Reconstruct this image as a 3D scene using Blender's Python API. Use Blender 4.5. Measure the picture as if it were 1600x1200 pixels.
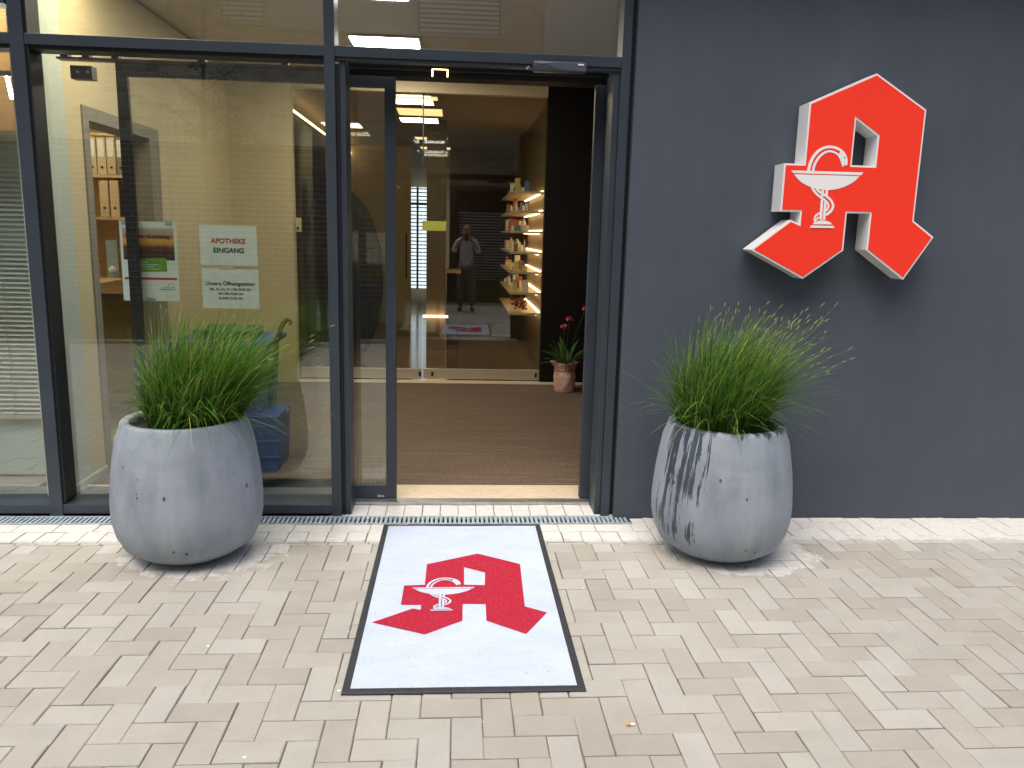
import bpy, bmesh, math, random
import numpy as np
from mathutils import Vector, Matrix
R = math.radians
random.seed(7)
for o in list(bpy.data.objects): bpy.data.objects.remove(o)
scene = bpy.context.scene
COL = scene.collection

# ---------------------------------------------------------------- camera
F_PX, PITCH, ROLL, YAW, CH, CD = 1246.79, 0.185804, 0.024667, 0.070971, 1.475905, 4.030087
cy_, sy_, cp_, sp_ = math.cos(YAW), math.sin(YAW), math.cos(PITCH), math.sin(PITCH)
FW = Vector((sy_*cp_, cy_*cp_, -sp_)); R0 = Vector((cy_, -sy_, 0)); U0 = R0.cross(FW)
CR, SR = math.cos(ROLL), math.sin(ROLL)
RT = CR*R0 + SR*U0; UP = -SR*R0 + CR*U0
CAM = Vector((0, -CD, CH))
cam_d = bpy.data.cameras.new('camera'); cam = bpy.data.objects.new('camera', cam_d); COL.objects.link(cam)
cam_d.sensor_fit = 'HORIZONTAL'; cam_d.sensor_width = 36; cam_d.lens = F_PX/1600*36
cam_d.clip_start = 0.02; cam_d.clip_end = 500
m = Matrix((RT, UP, -FW)).transposed().to_4x4(); m.translation = CAM
cam.matrix_world = m
scene.camera = cam

# ---------------------------------------------------------------- light
SUN_EL, SUN_AZ = 66.0, 212.0          # veiled sun high behind the camera's left shoulder
world = bpy.data.worlds.new('World'); scene.world = world; world.use_nodes = True
wn = world.node_tree.nodes; wl = world.node_tree.links; wn.clear()
sky = wn.new('ShaderNodeTexSky'); sky.sky_type = 'NISHITA'; sky.sun_disc = False
sky.sun_elevation = R(SUN_EL); sky.sun_rotation = R(SUN_AZ)
sky.air_density = 1.0; sky.dust_density = 4.0; sky.ozone_density = 0.6
bg = wn.new('ShaderNodeBackground'); bg.inputs['Strength'].default_value = 0.15
wo = wn.new('ShaderNodeOutputWorld'); wl.new(sky.outputs[0], bg.inputs[0]); wl.new(bg.outputs[0], wo.inputs[0])
sd = bpy.data.lights.new('sun', 'SUN'); sd.energy = 1.15; sd.angle = R(60); sd.color = (1.0, 0.97, 0.93)
sun = bpy.data.objects.new('sun', sd); COL.objects.link(sun)
sdir = Vector((math.sin(R(SUN_AZ))*math.cos(R(SUN_EL)), math.cos(R(SUN_AZ))*math.cos(R(SUN_EL)), math.sin(R(SUN_EL))))
sun.rotation_euler = sdir.to_track_quat('Z', 'Y').to_euler(); sun.location = (0, 20, 25)
scene.view_settings.view_transform = 'Standard'; scene.view_settings.look = 'None'
scene.view_settings.gamma = 1; scene.view_settings.use_curve_mapping = False
scene.view_settings.exposure = 1.0
scene.cycles.transparent_max_bounces = 32; scene.cycles.max_bounces = 10
scene.cycles.diffuse_bounces = 4; scene.cycles.glossy_bounces = 5

# ---------------------------------------------------------------- helpers
def ray(px, py):
    return FW + RT*(px-800)/F_PX - UP*(py-600)/F_PX
def ay(px, py, Y):
    d = ray(px, py); return CAM + d*((Y-CAM.y)/d.y)
def az(px, py, Z):
    d = ray(px, py); return CAM + d*((Z-CAM.z)/d.z)

class MB:
    def __init__(s): s.v = []; s.f = []; s.m = []; s.c = []; s.mi = 0; s.col = None
    def face(s, pts):
        b = len(s.v); s.v += [tuple(p) for p in pts]; s.f.append(tuple(range(b, b+len(pts)))); s.m.append(s.mi)
        if s.col is not None: s.c.append(s.col)
    def box(s, a, b, M=None):
        (x0,y0,z0),(x1,y1,z1) = a, b
        P = [Vector(p) for p in ((x0,y0,z0),(x1,y0,z0),(x1,y1,z0),(x0,y1,z0),(x0,y0,z1),(x1,y0,z1),(x1,y1,z1),(x0,y1,z1))]
        if M is not None: P = [M @ p for p in P]
        k = len(s.v); s.v += [tuple(p) for p in P]
        for f in ((0,3,2,1),(4,5,6,7),(0,1,5,4),(1,2,6,5),(2,3,7,6),(3,0,4,7)):
            s.f.append(tuple(k+i for i in f)); s.m.append(s.mi)
            if s.col is not None: s.c.append(s.col)
        return s
    def tube(s, pts, r, n=8, cap=True):
        pts = [Vector(p) for p in pts]; rr = r if isinstance(r, (list, tuple)) else [r]*len(pts)
        k = len(s.v); t0 = (pts[1]-pts[0]).normalized()
        a = t0.orthogonal().normalized()
        for i, p in enumerate(pts):
            t = (pts[min(i+1, len(pts)-1)] - pts[max(i-1, 0)]).normalized()
            a = (a - t*a.dot(t)).normalized(); b = t.cross(a)
            for j in range(n):
                w = 2*math.pi*j/n; s.v.append(tuple(p + (a*math.cos(w)+b*math.sin(w))*rr[i]))
        for i in range(len(pts)-1):
            for j in range(n):
                s.f.append((k+i*n+j, k+i*n+(j+1)%n, k+(i+1)*n+(j+1)%n, k+(i+1)*n+j)); s.m.append(s.mi)
        if cap:
            s.f.append(tuple(k+j for j in range(n))[::-1]); s.m.append(s.mi)
            s.f.append(tuple(k+(len(pts)-1)*n+j for j in range(n))); s.m.append(s.mi)
        return s
    def lathe(s, prof, c=(0,0,0), n=48, wob=None):
        k = len(s.v)
        for i, (r, z) in enumerate(prof):
            for j in range(n):
                w = 2*math.pi*j/n; q = r*(1+(wob(w, z) if wob else 0))
                s.v.append((c[0]+q*math.cos(w), c[1]+q*math.sin(w), c[2]+z))
        for i in range(len(prof)-1):
            for j in range(n):
                s.f.append((k+i*n+j, k+i*n+(j+1)%n, k+(i+1)*n+(j+1)%n, k+(i+1)*n+j)); s.m.append(s.mi)
        return s
    def prism(s, poly, y0, y1, holes=()):   # polygon(s) in XZ extruded along Y
        from mathutils.geometry import tessellate_polygon
        loops = [poly]+list(holes)
        flat = [p for l in loops for p in l]
        tris = tessellate_polygon([[Vector((x, z, 0)) for x, z in l] for l in loops])
        k = len(s.v); n = len(flat)
        s.v += [(x, y0, z) for x, z in flat]+[(x, y1, z) for x, z in flat]
        for t in tris:
            a, b, c = t
            ar = (flat[b][0]-flat[a][0])*(flat[c][1]-flat[a][1])-(flat[c][0]-flat[a][0])*(flat[b][1]-flat[a][1])
            if ar < 0: b, c = c, b
            s.f.append((k+a, k+b, k+c)); s.m.append(s.mi)
            s.f.append((k+n+a, k+n+c, k+n+b)); s.m.append(s.mi)
        q = 0
        for l in loops:
            for i in range(len(l)):
                j = (i+1) % len(l); s.f.append((k+q+i, k+q+j, k+n+q+j, k+n+q+i)); s.m.append(s.mi)
            q += len(l)
        return s
    def build(s, name, mat, parent=None, smooth=False, bevel=0, recalc=False, loc=None):
        me = bpy.data.meshes.new(name); me.from_pydata(s.v, [], s.f); me.update()
        for mm in (mat if isinstance(mat, (list, tuple)) else [mat]): me.materials.append(mm)
        me.polygons.foreach_set('material_index', s.m)
        if smooth: me.polygons.foreach_set('use_smooth', [True]*len(me.polygons))
        if s.c and len(s.c) == len(s.f):
            at = me.color_attributes.new('tone', 'FLOAT_COLOR', 'CORNER')
            arr = np.repeat(np.array([c if len(c) == 4 else (*c, 1) for c in s.c], dtype=np.float32), [len(f) for f in s.f], axis=0)
            at.data.foreach_set('color', arr.ravel())
        if recalc:
            bm = bmesh.new(); bm.from_mesh(me); bmesh.ops.recalc_face_normals(bm, faces=bm.faces); bm.to_mesh(me); bm.free()
        o = bpy.data.objects.new(name, me); COL.objects.link(o)
        if parent is not None: o.parent = parent; o.matrix_parent_inverse = parent.matrix_world.inverted()
        if bevel:
            b = o.modifiers.new('bevel', 'BEVEL'); b.width = bevel; b.segments = 2; b.limit_method = 'ANGLE'; b.angle_limit = R(40)
        return o

def tag(o, label=None, cat=None, group=None, kind=None):
    if label: o['label'] = label
    if cat: o['category'] = cat
    if group: o['group'] = group
    if kind: o['kind'] = kind
    return o
def empty(name, loc, label=None, cat=None, group=None):
    o = bpy.data.objects.new(name, None); COL.objects.link(o); o.empty_display_size = 0.05
    o.matrix_world = Matrix.Translation(Vector(loc)); o.location = loc
    return tag(o, label, cat, group)
def box(name, a, b, mat, parent=None, bevel=0):
    return MB().box(a, b).build(name, mat, parent, bevel=bevel)

# ---------------------------------------------------------------- materials
def mat(name, col=(.5,.5,.5), rough=.6, metal=0, spec=.5, emit=None, es=0):
    m = bpy.data.materials.new(name); m.use_nodes = True
    b = m.node_tree.nodes['Principled BSDF']
    b.inputs['Base Color'].default_value = (*col, 1); b.inputs['Roughness'].default_value = rough
    b.inputs['Metallic'].default_value = metal; b.inputs['Specular IOR Level'].default_value = spec
    if emit: b.inputs['Emission Color'].default_value = (*emit, 1); b.inputs['Emission Strength'].default_value = es
    return m
class N:
    def __init__(s, m): s.m = m; s.t = m.node_tree; s.b = s.t.nodes['Principled BSDF']
    def n(s, k, **kw):
        x = s.t.nodes.new(k)
        for a, v in kw.items(): setattr(x, a, v)
        return x
    def l(s, a, b): s.t.links.new(a, b)
    def coord(s, kind='Object', scale=(1,1,1)):
        if kind == 'Position': c = s.n('ShaderNodeNewGeometry').outputs['Position']
        else: c = s.n('ShaderNodeTexCoord').outputs[kind]
        mp = s.n('ShaderNodeMapping'); mp.inputs['Scale'].default_value = scale; s.l(c, mp.inputs[0]); return mp.outputs[0]
    def noise(s, v, scale, detail=4, rough=.5, dist=0):
        x = s.n('ShaderNodeTexNoise'); x.inputs['Scale'].default_value = scale; x.inputs['Detail'].default_value = detail
        x.inputs['Roughness'].default_value = rough; x.inputs['Distortion'].default_value = dist; s.l(v, x.inputs['Vector']); return x.outputs[0]
    def ramp(s, f, stops):
        x = s.n('ShaderNodeValToRGB'); e = x.color_ramp.elements
        while len(e) < len(stops): e.new(.5)
        for i, (p, c) in enumerate(stops): e[i].position = p; e[i].color = (*c, 1) if len(c) == 3 else c
        s.l(f, x.inputs[0]); return x.outputs[0]
    def math(s, op, a, b=0, clamp=False):
        x = s.n('ShaderNodeMath'); x.operation = op; x.use_clamp = clamp
        for i, q in enumerate((a, b)):
            if isinstance(q, (int, float)): x.inputs[i].default_value = q
            else: s.l(q, x.inputs[i])
        return x.outputs[0]
    def mix(s, f, a, b, mode='MIX'):
        x = s.n('ShaderNodeMix'); x.data_type = 'RGBA'; x.blend_type = mode
        for k, q in ((0, f), (6, a), (7, b)):
            if isinstance(q, (int, float)): x.inputs[k].default_value = q
            elif isinstance(q, tuple): x.inputs[k].default_value = (*q, 1)
            else: s.l(q, x.inputs[k])
        return x.outputs[2]
    def bump(s, h, st=.2, d=.01):
        x = s.n('ShaderNodeBump'); x.inputs['Strength'].default_value = st; x.inputs['Distance'].default_value = d
        s.l(h, x.inputs['Height']); s.l(x.outputs[0], s.b.inputs['Normal'])
    def base(s, c): s.l(c, s.b.inputs['Base Color'])
    def rough(s, c): s.l(c, s.b.inputs['Roughness'])
def vary(m, amt=.12, scale=6, bump=0, bscale=200, bd=.001, coord='Object', stretch=(1,1,1)):
    n = N(m); c = tuple(n.b.inputs['Base Color'].default_value)[:3]
    v = n.coord(coord, stretch); f = n.noise(v, scale, 5, .6)
    a = tuple(x*(1-amt) for x in c); b = tuple(min(1, x*(1+amt)) for x in c)
    n.base(n.ramp(f, [(.3, a), (.7, b)]))
    if bump: n.bump(n.noise(n.coord(coord), bscale, 3), bump, bd)
    return m
def glass(name, tint=(.86,.92,.90), f0=.065):
    m = bpy.data.materials.new(name); m.use_nodes = True; t = m.node_tree; t.nodes.clear()
    o = t.nodes.new('ShaderNodeOutputMaterial'); mx = t.nodes.new('ShaderNodeMixShader')
    tr = t.nodes.new('ShaderNodeBsdfTransparent'); tr.inputs[0].default_value = (*tint, 1)
    gl = t.nodes.new('ShaderNodeBsdfGlossy'); gl.inputs['Roughness'].default_value = 0.0; gl.inputs[0].default_value = (.95,.97,.96,1)
    lw = t.nodes.new('ShaderNodeLayerWeight'); lw.inputs[0].default_value = .5
    p = t.nodes.new('ShaderNodeMath'); p.operation = 'POWER'; p.inputs[1].default_value = 5
    q = t.nodes.new('ShaderNodeMath'); q.operation = 'MULTIPLY_ADD'; q.inputs[1].default_value = 1-f0; q.inputs[2].default_value = f0
    L = t.links.new
    L(lw.outputs['Facing'], p.inputs[0]); L(p.outputs[0], q.inputs[0]); L(q.outputs[0], mx.inputs[0])
    L(tr.outputs[0], mx.inputs[1]); L(gl.outputs[0], mx.inputs[2]); L(mx.outputs[0], o.inputs[0])
    return m

M = {}
M['frame'] = mat('anthracite_paint', (.034,.046,.060), .38, 0, .5); vary(M['frame'], .14, 3, .05, 900, .0004)
M['frame_dark'] = mat('black_gasket', (.008,.009,.011), .5)
M['header'] = mat('dark_bronze_cover', (.006,.005,.004), .5, spec=.15)
M['glass'] = glass('window_glass', (.945,.975,.955), .095)
M['glass_in'] = glass('inner_glass', (.94,.94,.90), .06)
M['steel'] = mat('brushed_steel', (.55,.56,.57), .35, .9); vary(M['steel'], .15, 30)
M['galv'] = mat('galvanised_steel', (.33,.40,.44), .5, 0); vary(M['galv'], .25, 25)
M['white_paint'] = mat('white_paint', (.46,.51,.47), .5); vary(M['white_paint'], .04, 2)
M['tan'] = mat('tan_wall_paint', (.56,.475,.31), .75); vary(M['tan'], .06, 1.5, stretch=(1,1,.4))
M['greywall'] = mat('grey_door_lining', (.24,.22,.19), .6)
M['dark_panel'] = mat('dark_brown_panel', (.007,.005,.004), .6, spec=.2)
M['ceil'] = mat('ceiling_paint', (.66,.60,.52), .8)
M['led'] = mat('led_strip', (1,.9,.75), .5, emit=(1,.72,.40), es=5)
M['panel_light'] = mat('light_panel', (1,1,1), .5, emit=(1,.97,.92), es=20)
M['panel_warm'] = mat('warm_light_panel', (1,1,1), .5, emit=(1,.84,.55), es=14)
M['panel_dim'] = mat('dim_light_panel', (1,1,1), .5, emit=(1,.70,.30), es=.75)
M['beige'] = mat('beige_lacquer', (.55,.46,.30), .4)
M['alu'] = mat('anodised_aluminium', (.50,.44,.34), .38, .35)
M['black'] = mat('black_plastic', (.012,.012,.013), .4)
M['paper'] = mat('paper', (.80,.86,.87), .6); vary(M['paper'], .02, 8)
M['ink'] = mat('black_ink', (.02,.02,.025), .6)
M['redink'] = mat('red_ink', (.55,.03,.03), .6)
M['binder'] = mat('cream_binder', (.62,.52,.36), .6)
M['binder_grey'] = mat('grey_binder', (.26,.23,.19), .6)
M['wood'] = mat('light_wood', (.62,.45,.24), .5); vary(M['wood'], .15, 12, stretch=(1,1,6))
M['blue'] = mat('blue_plastic', (.012,.055,.27), .42); vary(M['blue'], .12, 8)
M['greenp'] = mat('dark_green_plastic', (.02,.07,.035), .5)
M['brownwood'] = mat('polished_brown_wood', (.12,.018,.008), .45)
M['red'] = mat('red_acrylic', (.92,.045,.022), .32)
M['sign_white'] = mat('sign_white', (.80,.81,.80), .35)
M['stickerg'] = mat('yellow_green_film', (.36,.36,.05), .5)
M['green'] = mat('green_print', (.16,.36,.02), .6)
M['orange'] = mat('orange_filter', (.75,.33,.05), .8)

# --- dark rendered wall
m = M['render'] = mat('anthracite_render', (.060,.068,.092), .82, spec=.3); n = N(m)
v = n.coord('Position'); big = n.noise(v, 1.1, 7, .68); fine = n.noise(v, 320, 3, .7)
vs = n.coord('Position', (14,14,1.2)); st = n.noise(vs, 1.0, 4, .6)
c = n.ramp(big, [(.3, (.058,.071,.092)), (.7, (.080,.093,.115))])
c = n.mix(.25, c, n.ramp(st, [(.35, (.058,.070,.089)), (.7, (.080,.092,.114))]))
vo = n.n('ShaderNodeTexVoronoi'); vo.inputs['Scale'].default_value = 9; n.l(n.coord('Position'), vo.inputs['Vector'])
spk = n.math('LESS_THAN', vo.outputs['Distance'], .018)
sel = n.math('GREATER_THAN', n.noise(v, 3.1, 2), .60)
c = n.mix(n.math('MULTIPLY', n.math('MULTIPLY', spk, sel), .35), c, (.16,.17,.19))
n.base(c); n.bump(fine, .35, .0015)

# --- paving
PC = [(-1.2,-.5), (1.25,-.5)]
m = M['paver'] = mat('concrete_paver', (.5,.46,.4), .85, spec=.3); n = N(m)
at = n.n('ShaderNodeAttribute'); at.attribute_name = 'tone'
v = n.coord('Position'); c = at.outputs['Color']
blot = n.noise(v, 7, 5, .65); c = n.mix(.35, c, n.ramp(blot, [(.3, (.78,.77,.74)), (.72, (1.08,1.08,1.07))]), 'MULTIPLY')
blot2 = n.noise(v, 1.6, 4, .6); c = n.mix(.6, c, n.ramp(blot2, [(.35, (.90,.885,.86)), (.7, (1.06,1.06,1.06))]), 'MULTIPLY')
gr = n.noise(v, 420, 3, .7); c = n.mix(.45, c, n.ramp(gr, [(.28, (.66,.65,.63)), (.5, (1,1,1)), (.75, (1.18,1.18,1.18))]), 'MULTIPLY')
vo = n.n('ShaderNodeTexVoronoi'); vo.inputs['Scale'].default_value = 26; n.l(v, vo.inputs['Vector'])
sp = n.math('MULTIPLY', n.math('LESS_THAN', vo.outputs['Distance'], .075), n.math('GREATER_THAN', n.noise(v, 2.3, 3), .57))
c = n.mix(n.math('MULTIPLY', sp, .55), c, (.26,.23,.19))
vo2 = n.n('ShaderNodeTexVoronoi'); vo2.inputs['Scale'].default_value = 5.3; n.l(v, vo2.inputs['Vector'])
c = n.mix(n.math('MULTIPLY', n.math('LESS_THAN', vo2.outputs['Distance'], .028), .8), c, (.80,.79,.76))
# pale lime bloom: along the wall and in front of the pots
sx = n.n('ShaderNodeSeparateXYZ'); n.l(v, sx.inputs[0]); X, Y = sx.outputs[0], sx.outputs[1]
edge = n.math('ADD', Y, n.math('MULTIPLY', n.math('SUBTRACT', n.noise(v, 9, 5, .7, .6), .5), .16))
band = n.math('MULTIPLY', n.math('ADD', edge, .345), 60, True)
wet = None
for (px, py) in PC:
    dx = n.math('SUBTRACT', X, px+(.05 if px < 0 else .12)); dy = n.math('SUBTRACT', Y, py+.02)
    d = n.math('SQRT', n.math('ADD', n.math('MULTIPLY', dx, dx), n.math('MULTIPLY', dy, n.math('MULTIPLY', dy, 1.6))))
    d = n.math('ADD', d, n.math('MULTIPLY', n.math('SUBTRACT', n.noise(v, 6, 5, .7, .8), .5), .42))
    k = n.math('MULTIPLY', n.math('SUBTRACT', .36, d), 30, True)
    wet = k if wet is None else n.math('MAXIMUM', wet, k)
mask = n.math('MAXIMUM', n.math('MULTIPLY', band, .85), n.math('MULTIPLY', wet, .7))
mask = n.math('MULTIPLY', mask, n.ramp(n.noise(v, 30, 4, .7), [(.3, (.45,.45,.45)), (.6, (1,1,1))]))
c = n.mix(mask, c, (.66,.65,.62))
n.base(c)
h = n.math('ADD', n.math('MULTIPLY', gr, .5), n.math('MULTIPLY', n.noise(v, 90, 4, .7), .6))
n.bump(h, .5, .0016)
m = M['joint'] = mat('joint_sand', (.12,.10,.08), .95); vary(m, .45, 14, .6, 300, .003, 'Position')

# --- planter concrete
def pot_mat(name, streaks):
    m = mat(name, (.30,.32,.36), .5, spec=.4); n = N(m)
    v = n.coord('Object'); a = n.noise(v, 3.2, 6, .65, .8); vs = n.coord('Object', (5,5,.9)); b = n.noise(vs, 2.2, 5, .6)
    c = n.ramp(a, [(.3, (.165,.197,.238)), (.72, (.345,.385,.43))])
    c = n.mix(.5, c, n.ramp(b, [(.3, (.165,.198,.24)), (.72, (.35,.392,.435))]))
    vo = n.n('ShaderNodeTexVoronoi'); vo.inputs['Scale'].default_value = 17; n.l(n.coord('Object', (1,1,.6)), vo.inputs['Vector'])
    sel = n.math('GREATER_THAN', n.noise(v, 5.0, 2), .41)
    spot = n.math('MULTIPLY', n.math('LESS_THAN', vo.outputs['Distance'], n.math('MULTIPLY', n.noise(v, 21, 2), .18)), sel)
    sx = n.n('ShaderNodeSeparateXYZ'); n.l(v, sx.inputs[0]); X, Y, Z = sx.outputs
    k = n.math('MULTIPLY', spot, .85)
    ang = n.math('ARCTAN2', Y, X)
    if streaks:
        cu = n.n('ShaderNodeCombineXYZ'); n.l(n.math('MULTIPLY', ang, 1.5), cu.inputs[0]); n.l(n.math('MULTIPLY', Z, .42), cu.inputs[1])
        s1 = n.math('ADD', n.math('MULTIPLY', n.noise(cu.outputs[0], 8.0, 5, .68, .5), .8), n.math('MULTIPLY', n.noise(v, 4.5, 3), .28))
        # window round the left front of the pot
        w = n.math('MULTIPLY', n.math('SUBTRACT', .56, n.math('ABSOLUTE', n.math('ADD', ang, 2.60))), 3.2, True)
        lo = n.math('MULTIPLY', n.math('ADD', Z, .05), 2.4, True)
        s = n.math('ADD', s1, n.math('MULTIPLY', n.math('MULTIPLY', w, lo), .17))
        s = n.math('MULTIPLY', n.math('SUBTRACT', s, .668), 50, True)
        s = n.math('MULTIPLY', s, n.math('GREATER_THAN', w, .02))
        # wet rim over the front lip
        rim = n.math('MULTIPLY', n.math('SUBTRACT', n.math('ADD', Z, n.math('MULTIPLY', n.noise(cu.outputs[0], 6, 4), .10)), .675), 60, True)
        k = n.math('MAXIMUM', k, n.math('MULTIPLY', n.math('MAXIMUM', s, n.math('MULTIPLY', rim, n.math('LESS_THAN', Y, .05))), .93))
    c = n.mix(k, c, (.030,.037,.050)); n.base(c)
    n.rough(n.math('SUBTRACT', .55, n.math('MULTIPLY', k, .25)))
    n.bump(n.math('ADD', n.noise(v, 120, 4, .6), n.math('MULTIPLY', n.noise(v, 14, 4), .8)), .25, .002)
    return m
M['potL'] = pot_mat('blue_grey_concrete', False); M['potR'] = pot_mat('stained_blue_grey_concrete', True)
M['soil'] = mat('potting_soil', (.03,.022,.015), .95)

# --- mat textiles
m = M['mat_white'] = mat('white_mat_pile', (.70,.75,.84), .95, spec=.1); n = N(m); v = n.coord('Position')
f = n.noise(v, 190, 4, .85); g = n.noise(v, 3.5, 5, .65)
c = n.ramp(f, [(.3, (.43,.50,.63)), (.65, (.57,.635,.75))]); c = n.mix(.5, c, n.ramp(g, [(.3, (.86,.865,.87)), (.7, (1.03,1.03,1.03))]), 'MULTIPLY')
vo = n.n('ShaderNodeTexVoronoi'); vo.inputs['Scale'].default_value = 14; n.l(v, vo.inputs['Vector'])
sm = n.noise(n.coord('Position', (1.2,2.6,1)), 2.2, 6, .7, .6); c = n.mix(.8, c, n.ramp(sm, [(.42, (1,1,1)), (.60, (.90,.905,.91))]), 'MULTIPLY')
c = n.mix(n.math('MULTIPLY', n.math('LESS_THAN', vo.outputs['Distance'], .06), n.math('MULTIPLY', n.math('GREATER_THAN', n.noise(v, 3, 2), .5), .6)), c, (.30,.28,.28))
n.base(c); n.bump(f, .6, .002)
m = M['mat_red'] = mat('red_mat_pile', (.55,.03,.05), .95, spec=.1); n = N(m); v = n.coord('Position')
f = n.noise(v, 130, 4, .85); n.base(n.ramp(f, [(.3, (.27,.010,.024)), (.55, (.40,.022,.045)), (.8, (.55,.12,.15))])); n.bump(f, .8, .002)
m = M['rubber'] = mat('black_rubber', (.025,.027,.032), .7); n = N(m); n.bump(n.noise(n.coord('Position'), 400, 2), .4, .001); vary(m, .3, 60, coord='Position')

# --- entrance carpet with aluminium profiles
m = M['carpet'] = mat('ribbed_brown_carpet', (.13,.09,.06), .95, spec=.2); n = N(m); v = n.coord('Position')
sx = n.n('ShaderNodeSeparateXYZ'); n.l(v, sx.inputs[0])
y = n.math('MULTIPLY', sx.outputs[1], 1/.027); fr = n.math('FRACT', y)
bar = n.math('LESS_THAN', fr, .10)
f = n.noise(v, 105, 4, .85); c = n.ramp(f, [(.36, (.035,.022,.014)), (.50, (.125,.082,.054)), (.64, (.34,.26,.20))])
c = n.mix(.5, c, n.ramp(n.noise(v, 1.2, 3), [(.35, (.85,.85,.85)), (.7, (1.15,1.12,1.1))]), 'MULTIPLY')
bk = n.math('MULTIPLY', bar, n.ramp(n.noise(n.coord('Position', (1.5,60,1)), 1.0, 3), [(.5, (.12,.12,.12)), (.66, (1,1,1))]))
n.base(n.mix(bk, c, (.62,.60,.58)))
n.l(n.math('MULTIPLY', bar, .8), n.b.inputs['Metallic']); n.rough(n.math('SUBTRACT', .95, n.math('MULTIPLY', bar, .65)))
n.bump(n.math('ADD', f, n.math('MULTIPLY', bar, -1.0)), .7, .003)
m = M['travertine'] = mat('beige_limestone', (.55,.44,.30), .35); n = N(m); v = n.coord('Position', (3,8,1))
n.base(n.ramp(n.noise(v, 5, 7, .7, 1.5), [(.3, (.38,.25,.13)), (.42, (.62,.50,.35)), (.7, (.72,.62,.47))]))
m = M['tile'] = mat('glossy_brown_floor_tile', (.20,.15,.095), .13, spec=.6); n = N(m); v = n.coord('Position')
br = n.n('ShaderNodeTexBrick'); br.offset = 0; br.inputs['Scale'].default_value = 1; br.inputs['Brick Width'].default_value = .9; br.inputs['Row Height'].default_value = .9
br.inputs['Mortar Size'].default_value = .004; br.inputs['Color1'].default_value = (.19,.14,.09,1); br.inputs['Color2'].default_value = (.21,.16,.10,1); br.inputs['Mortar'].default_value = (.05,.035,.02,1)
n.l(v, br.inputs['Vector']); n.base(br.outputs[0])

def brick(name, c1, c2, mo, bw=.24, rh=.083):
    m = mat(name, c1, .85); n = N(m); g = n.n('ShaderNodeNewGeometry'); sx = n.n('ShaderNodeSeparateXYZ'); n.l(g.outputs['Position'], sx.inputs[0])
    cb = n.n('ShaderNodeCombineXYZ'); n.l(sx.outputs[0], cb.inputs[0]); n.l(sx.outputs[2], cb.inputs[1])
    br = n.n('ShaderNodeTexBrick'); br.inputs['Scale'].default_value = 1; br.inputs['Brick Width'].default_value = bw; br.inputs['Row Height'].default_value = rh
    br.inputs['Mortar Size'].default_value = .006; br.inputs['Color1'].default_value = (*c1, 1); br.inputs['Color2'].default_value = (*c2, 1)
    br.inputs['Mortar'].default_value = (*mo, 1); n.l(cb.outputs[0], br.inputs['Vector'])
    f = n.noise(g.outputs['Position'], 2.4, 4, .7)
    n.base(n.mix(.6, br.outputs[0], n.ramp(f, [(.3, (.7,.68,.66)), (.7, (1.2,1.18,1.15))]), 'MULTIPLY'))
    return m
M['brick_dark'] = brick('dark_brown_brick', (.11,.062,.05), (.19,.11,.085), (.50,.45,.40), .30, .095)
M['brick_light'] = brick('pale_tan_brick', (.80,.63,.45), (.50,.36,.23), (.80,.73,.63), .30, .115)
M['plaster'] = mat('white_plaster', (.72,.70,.66), .9)
M['grey_plaster'] = mat('pale_grey_plaster', (.66,.62,.56), .9)
M['dark_glass'] = mat('dark_window_pane', (.012,.013,.016), .06)
M['blind_white'] = mat('white_blind_slat', (.85,.86,.87), .5)
M['blind'] = mat('aluminium_blind_slat', (.62,.61,.54), .4)

# --- foliage
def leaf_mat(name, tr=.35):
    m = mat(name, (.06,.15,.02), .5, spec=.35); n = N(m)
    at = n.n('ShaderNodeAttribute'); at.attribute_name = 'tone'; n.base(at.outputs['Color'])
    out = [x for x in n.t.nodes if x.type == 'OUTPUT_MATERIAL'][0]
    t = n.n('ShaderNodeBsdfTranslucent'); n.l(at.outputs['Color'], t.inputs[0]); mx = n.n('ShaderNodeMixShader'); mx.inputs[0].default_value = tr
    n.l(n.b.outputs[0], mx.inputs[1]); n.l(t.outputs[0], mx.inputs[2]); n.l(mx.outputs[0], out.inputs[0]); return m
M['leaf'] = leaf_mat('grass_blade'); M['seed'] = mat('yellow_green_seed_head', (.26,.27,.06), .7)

# ================================================================ GROUND
gnd = box('ground', (-60,-70,-.30), (60,14,-.05), mat('compacted_earth', (.2,.17,.13), .95)); tag(gnd, kind='structure')
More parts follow.
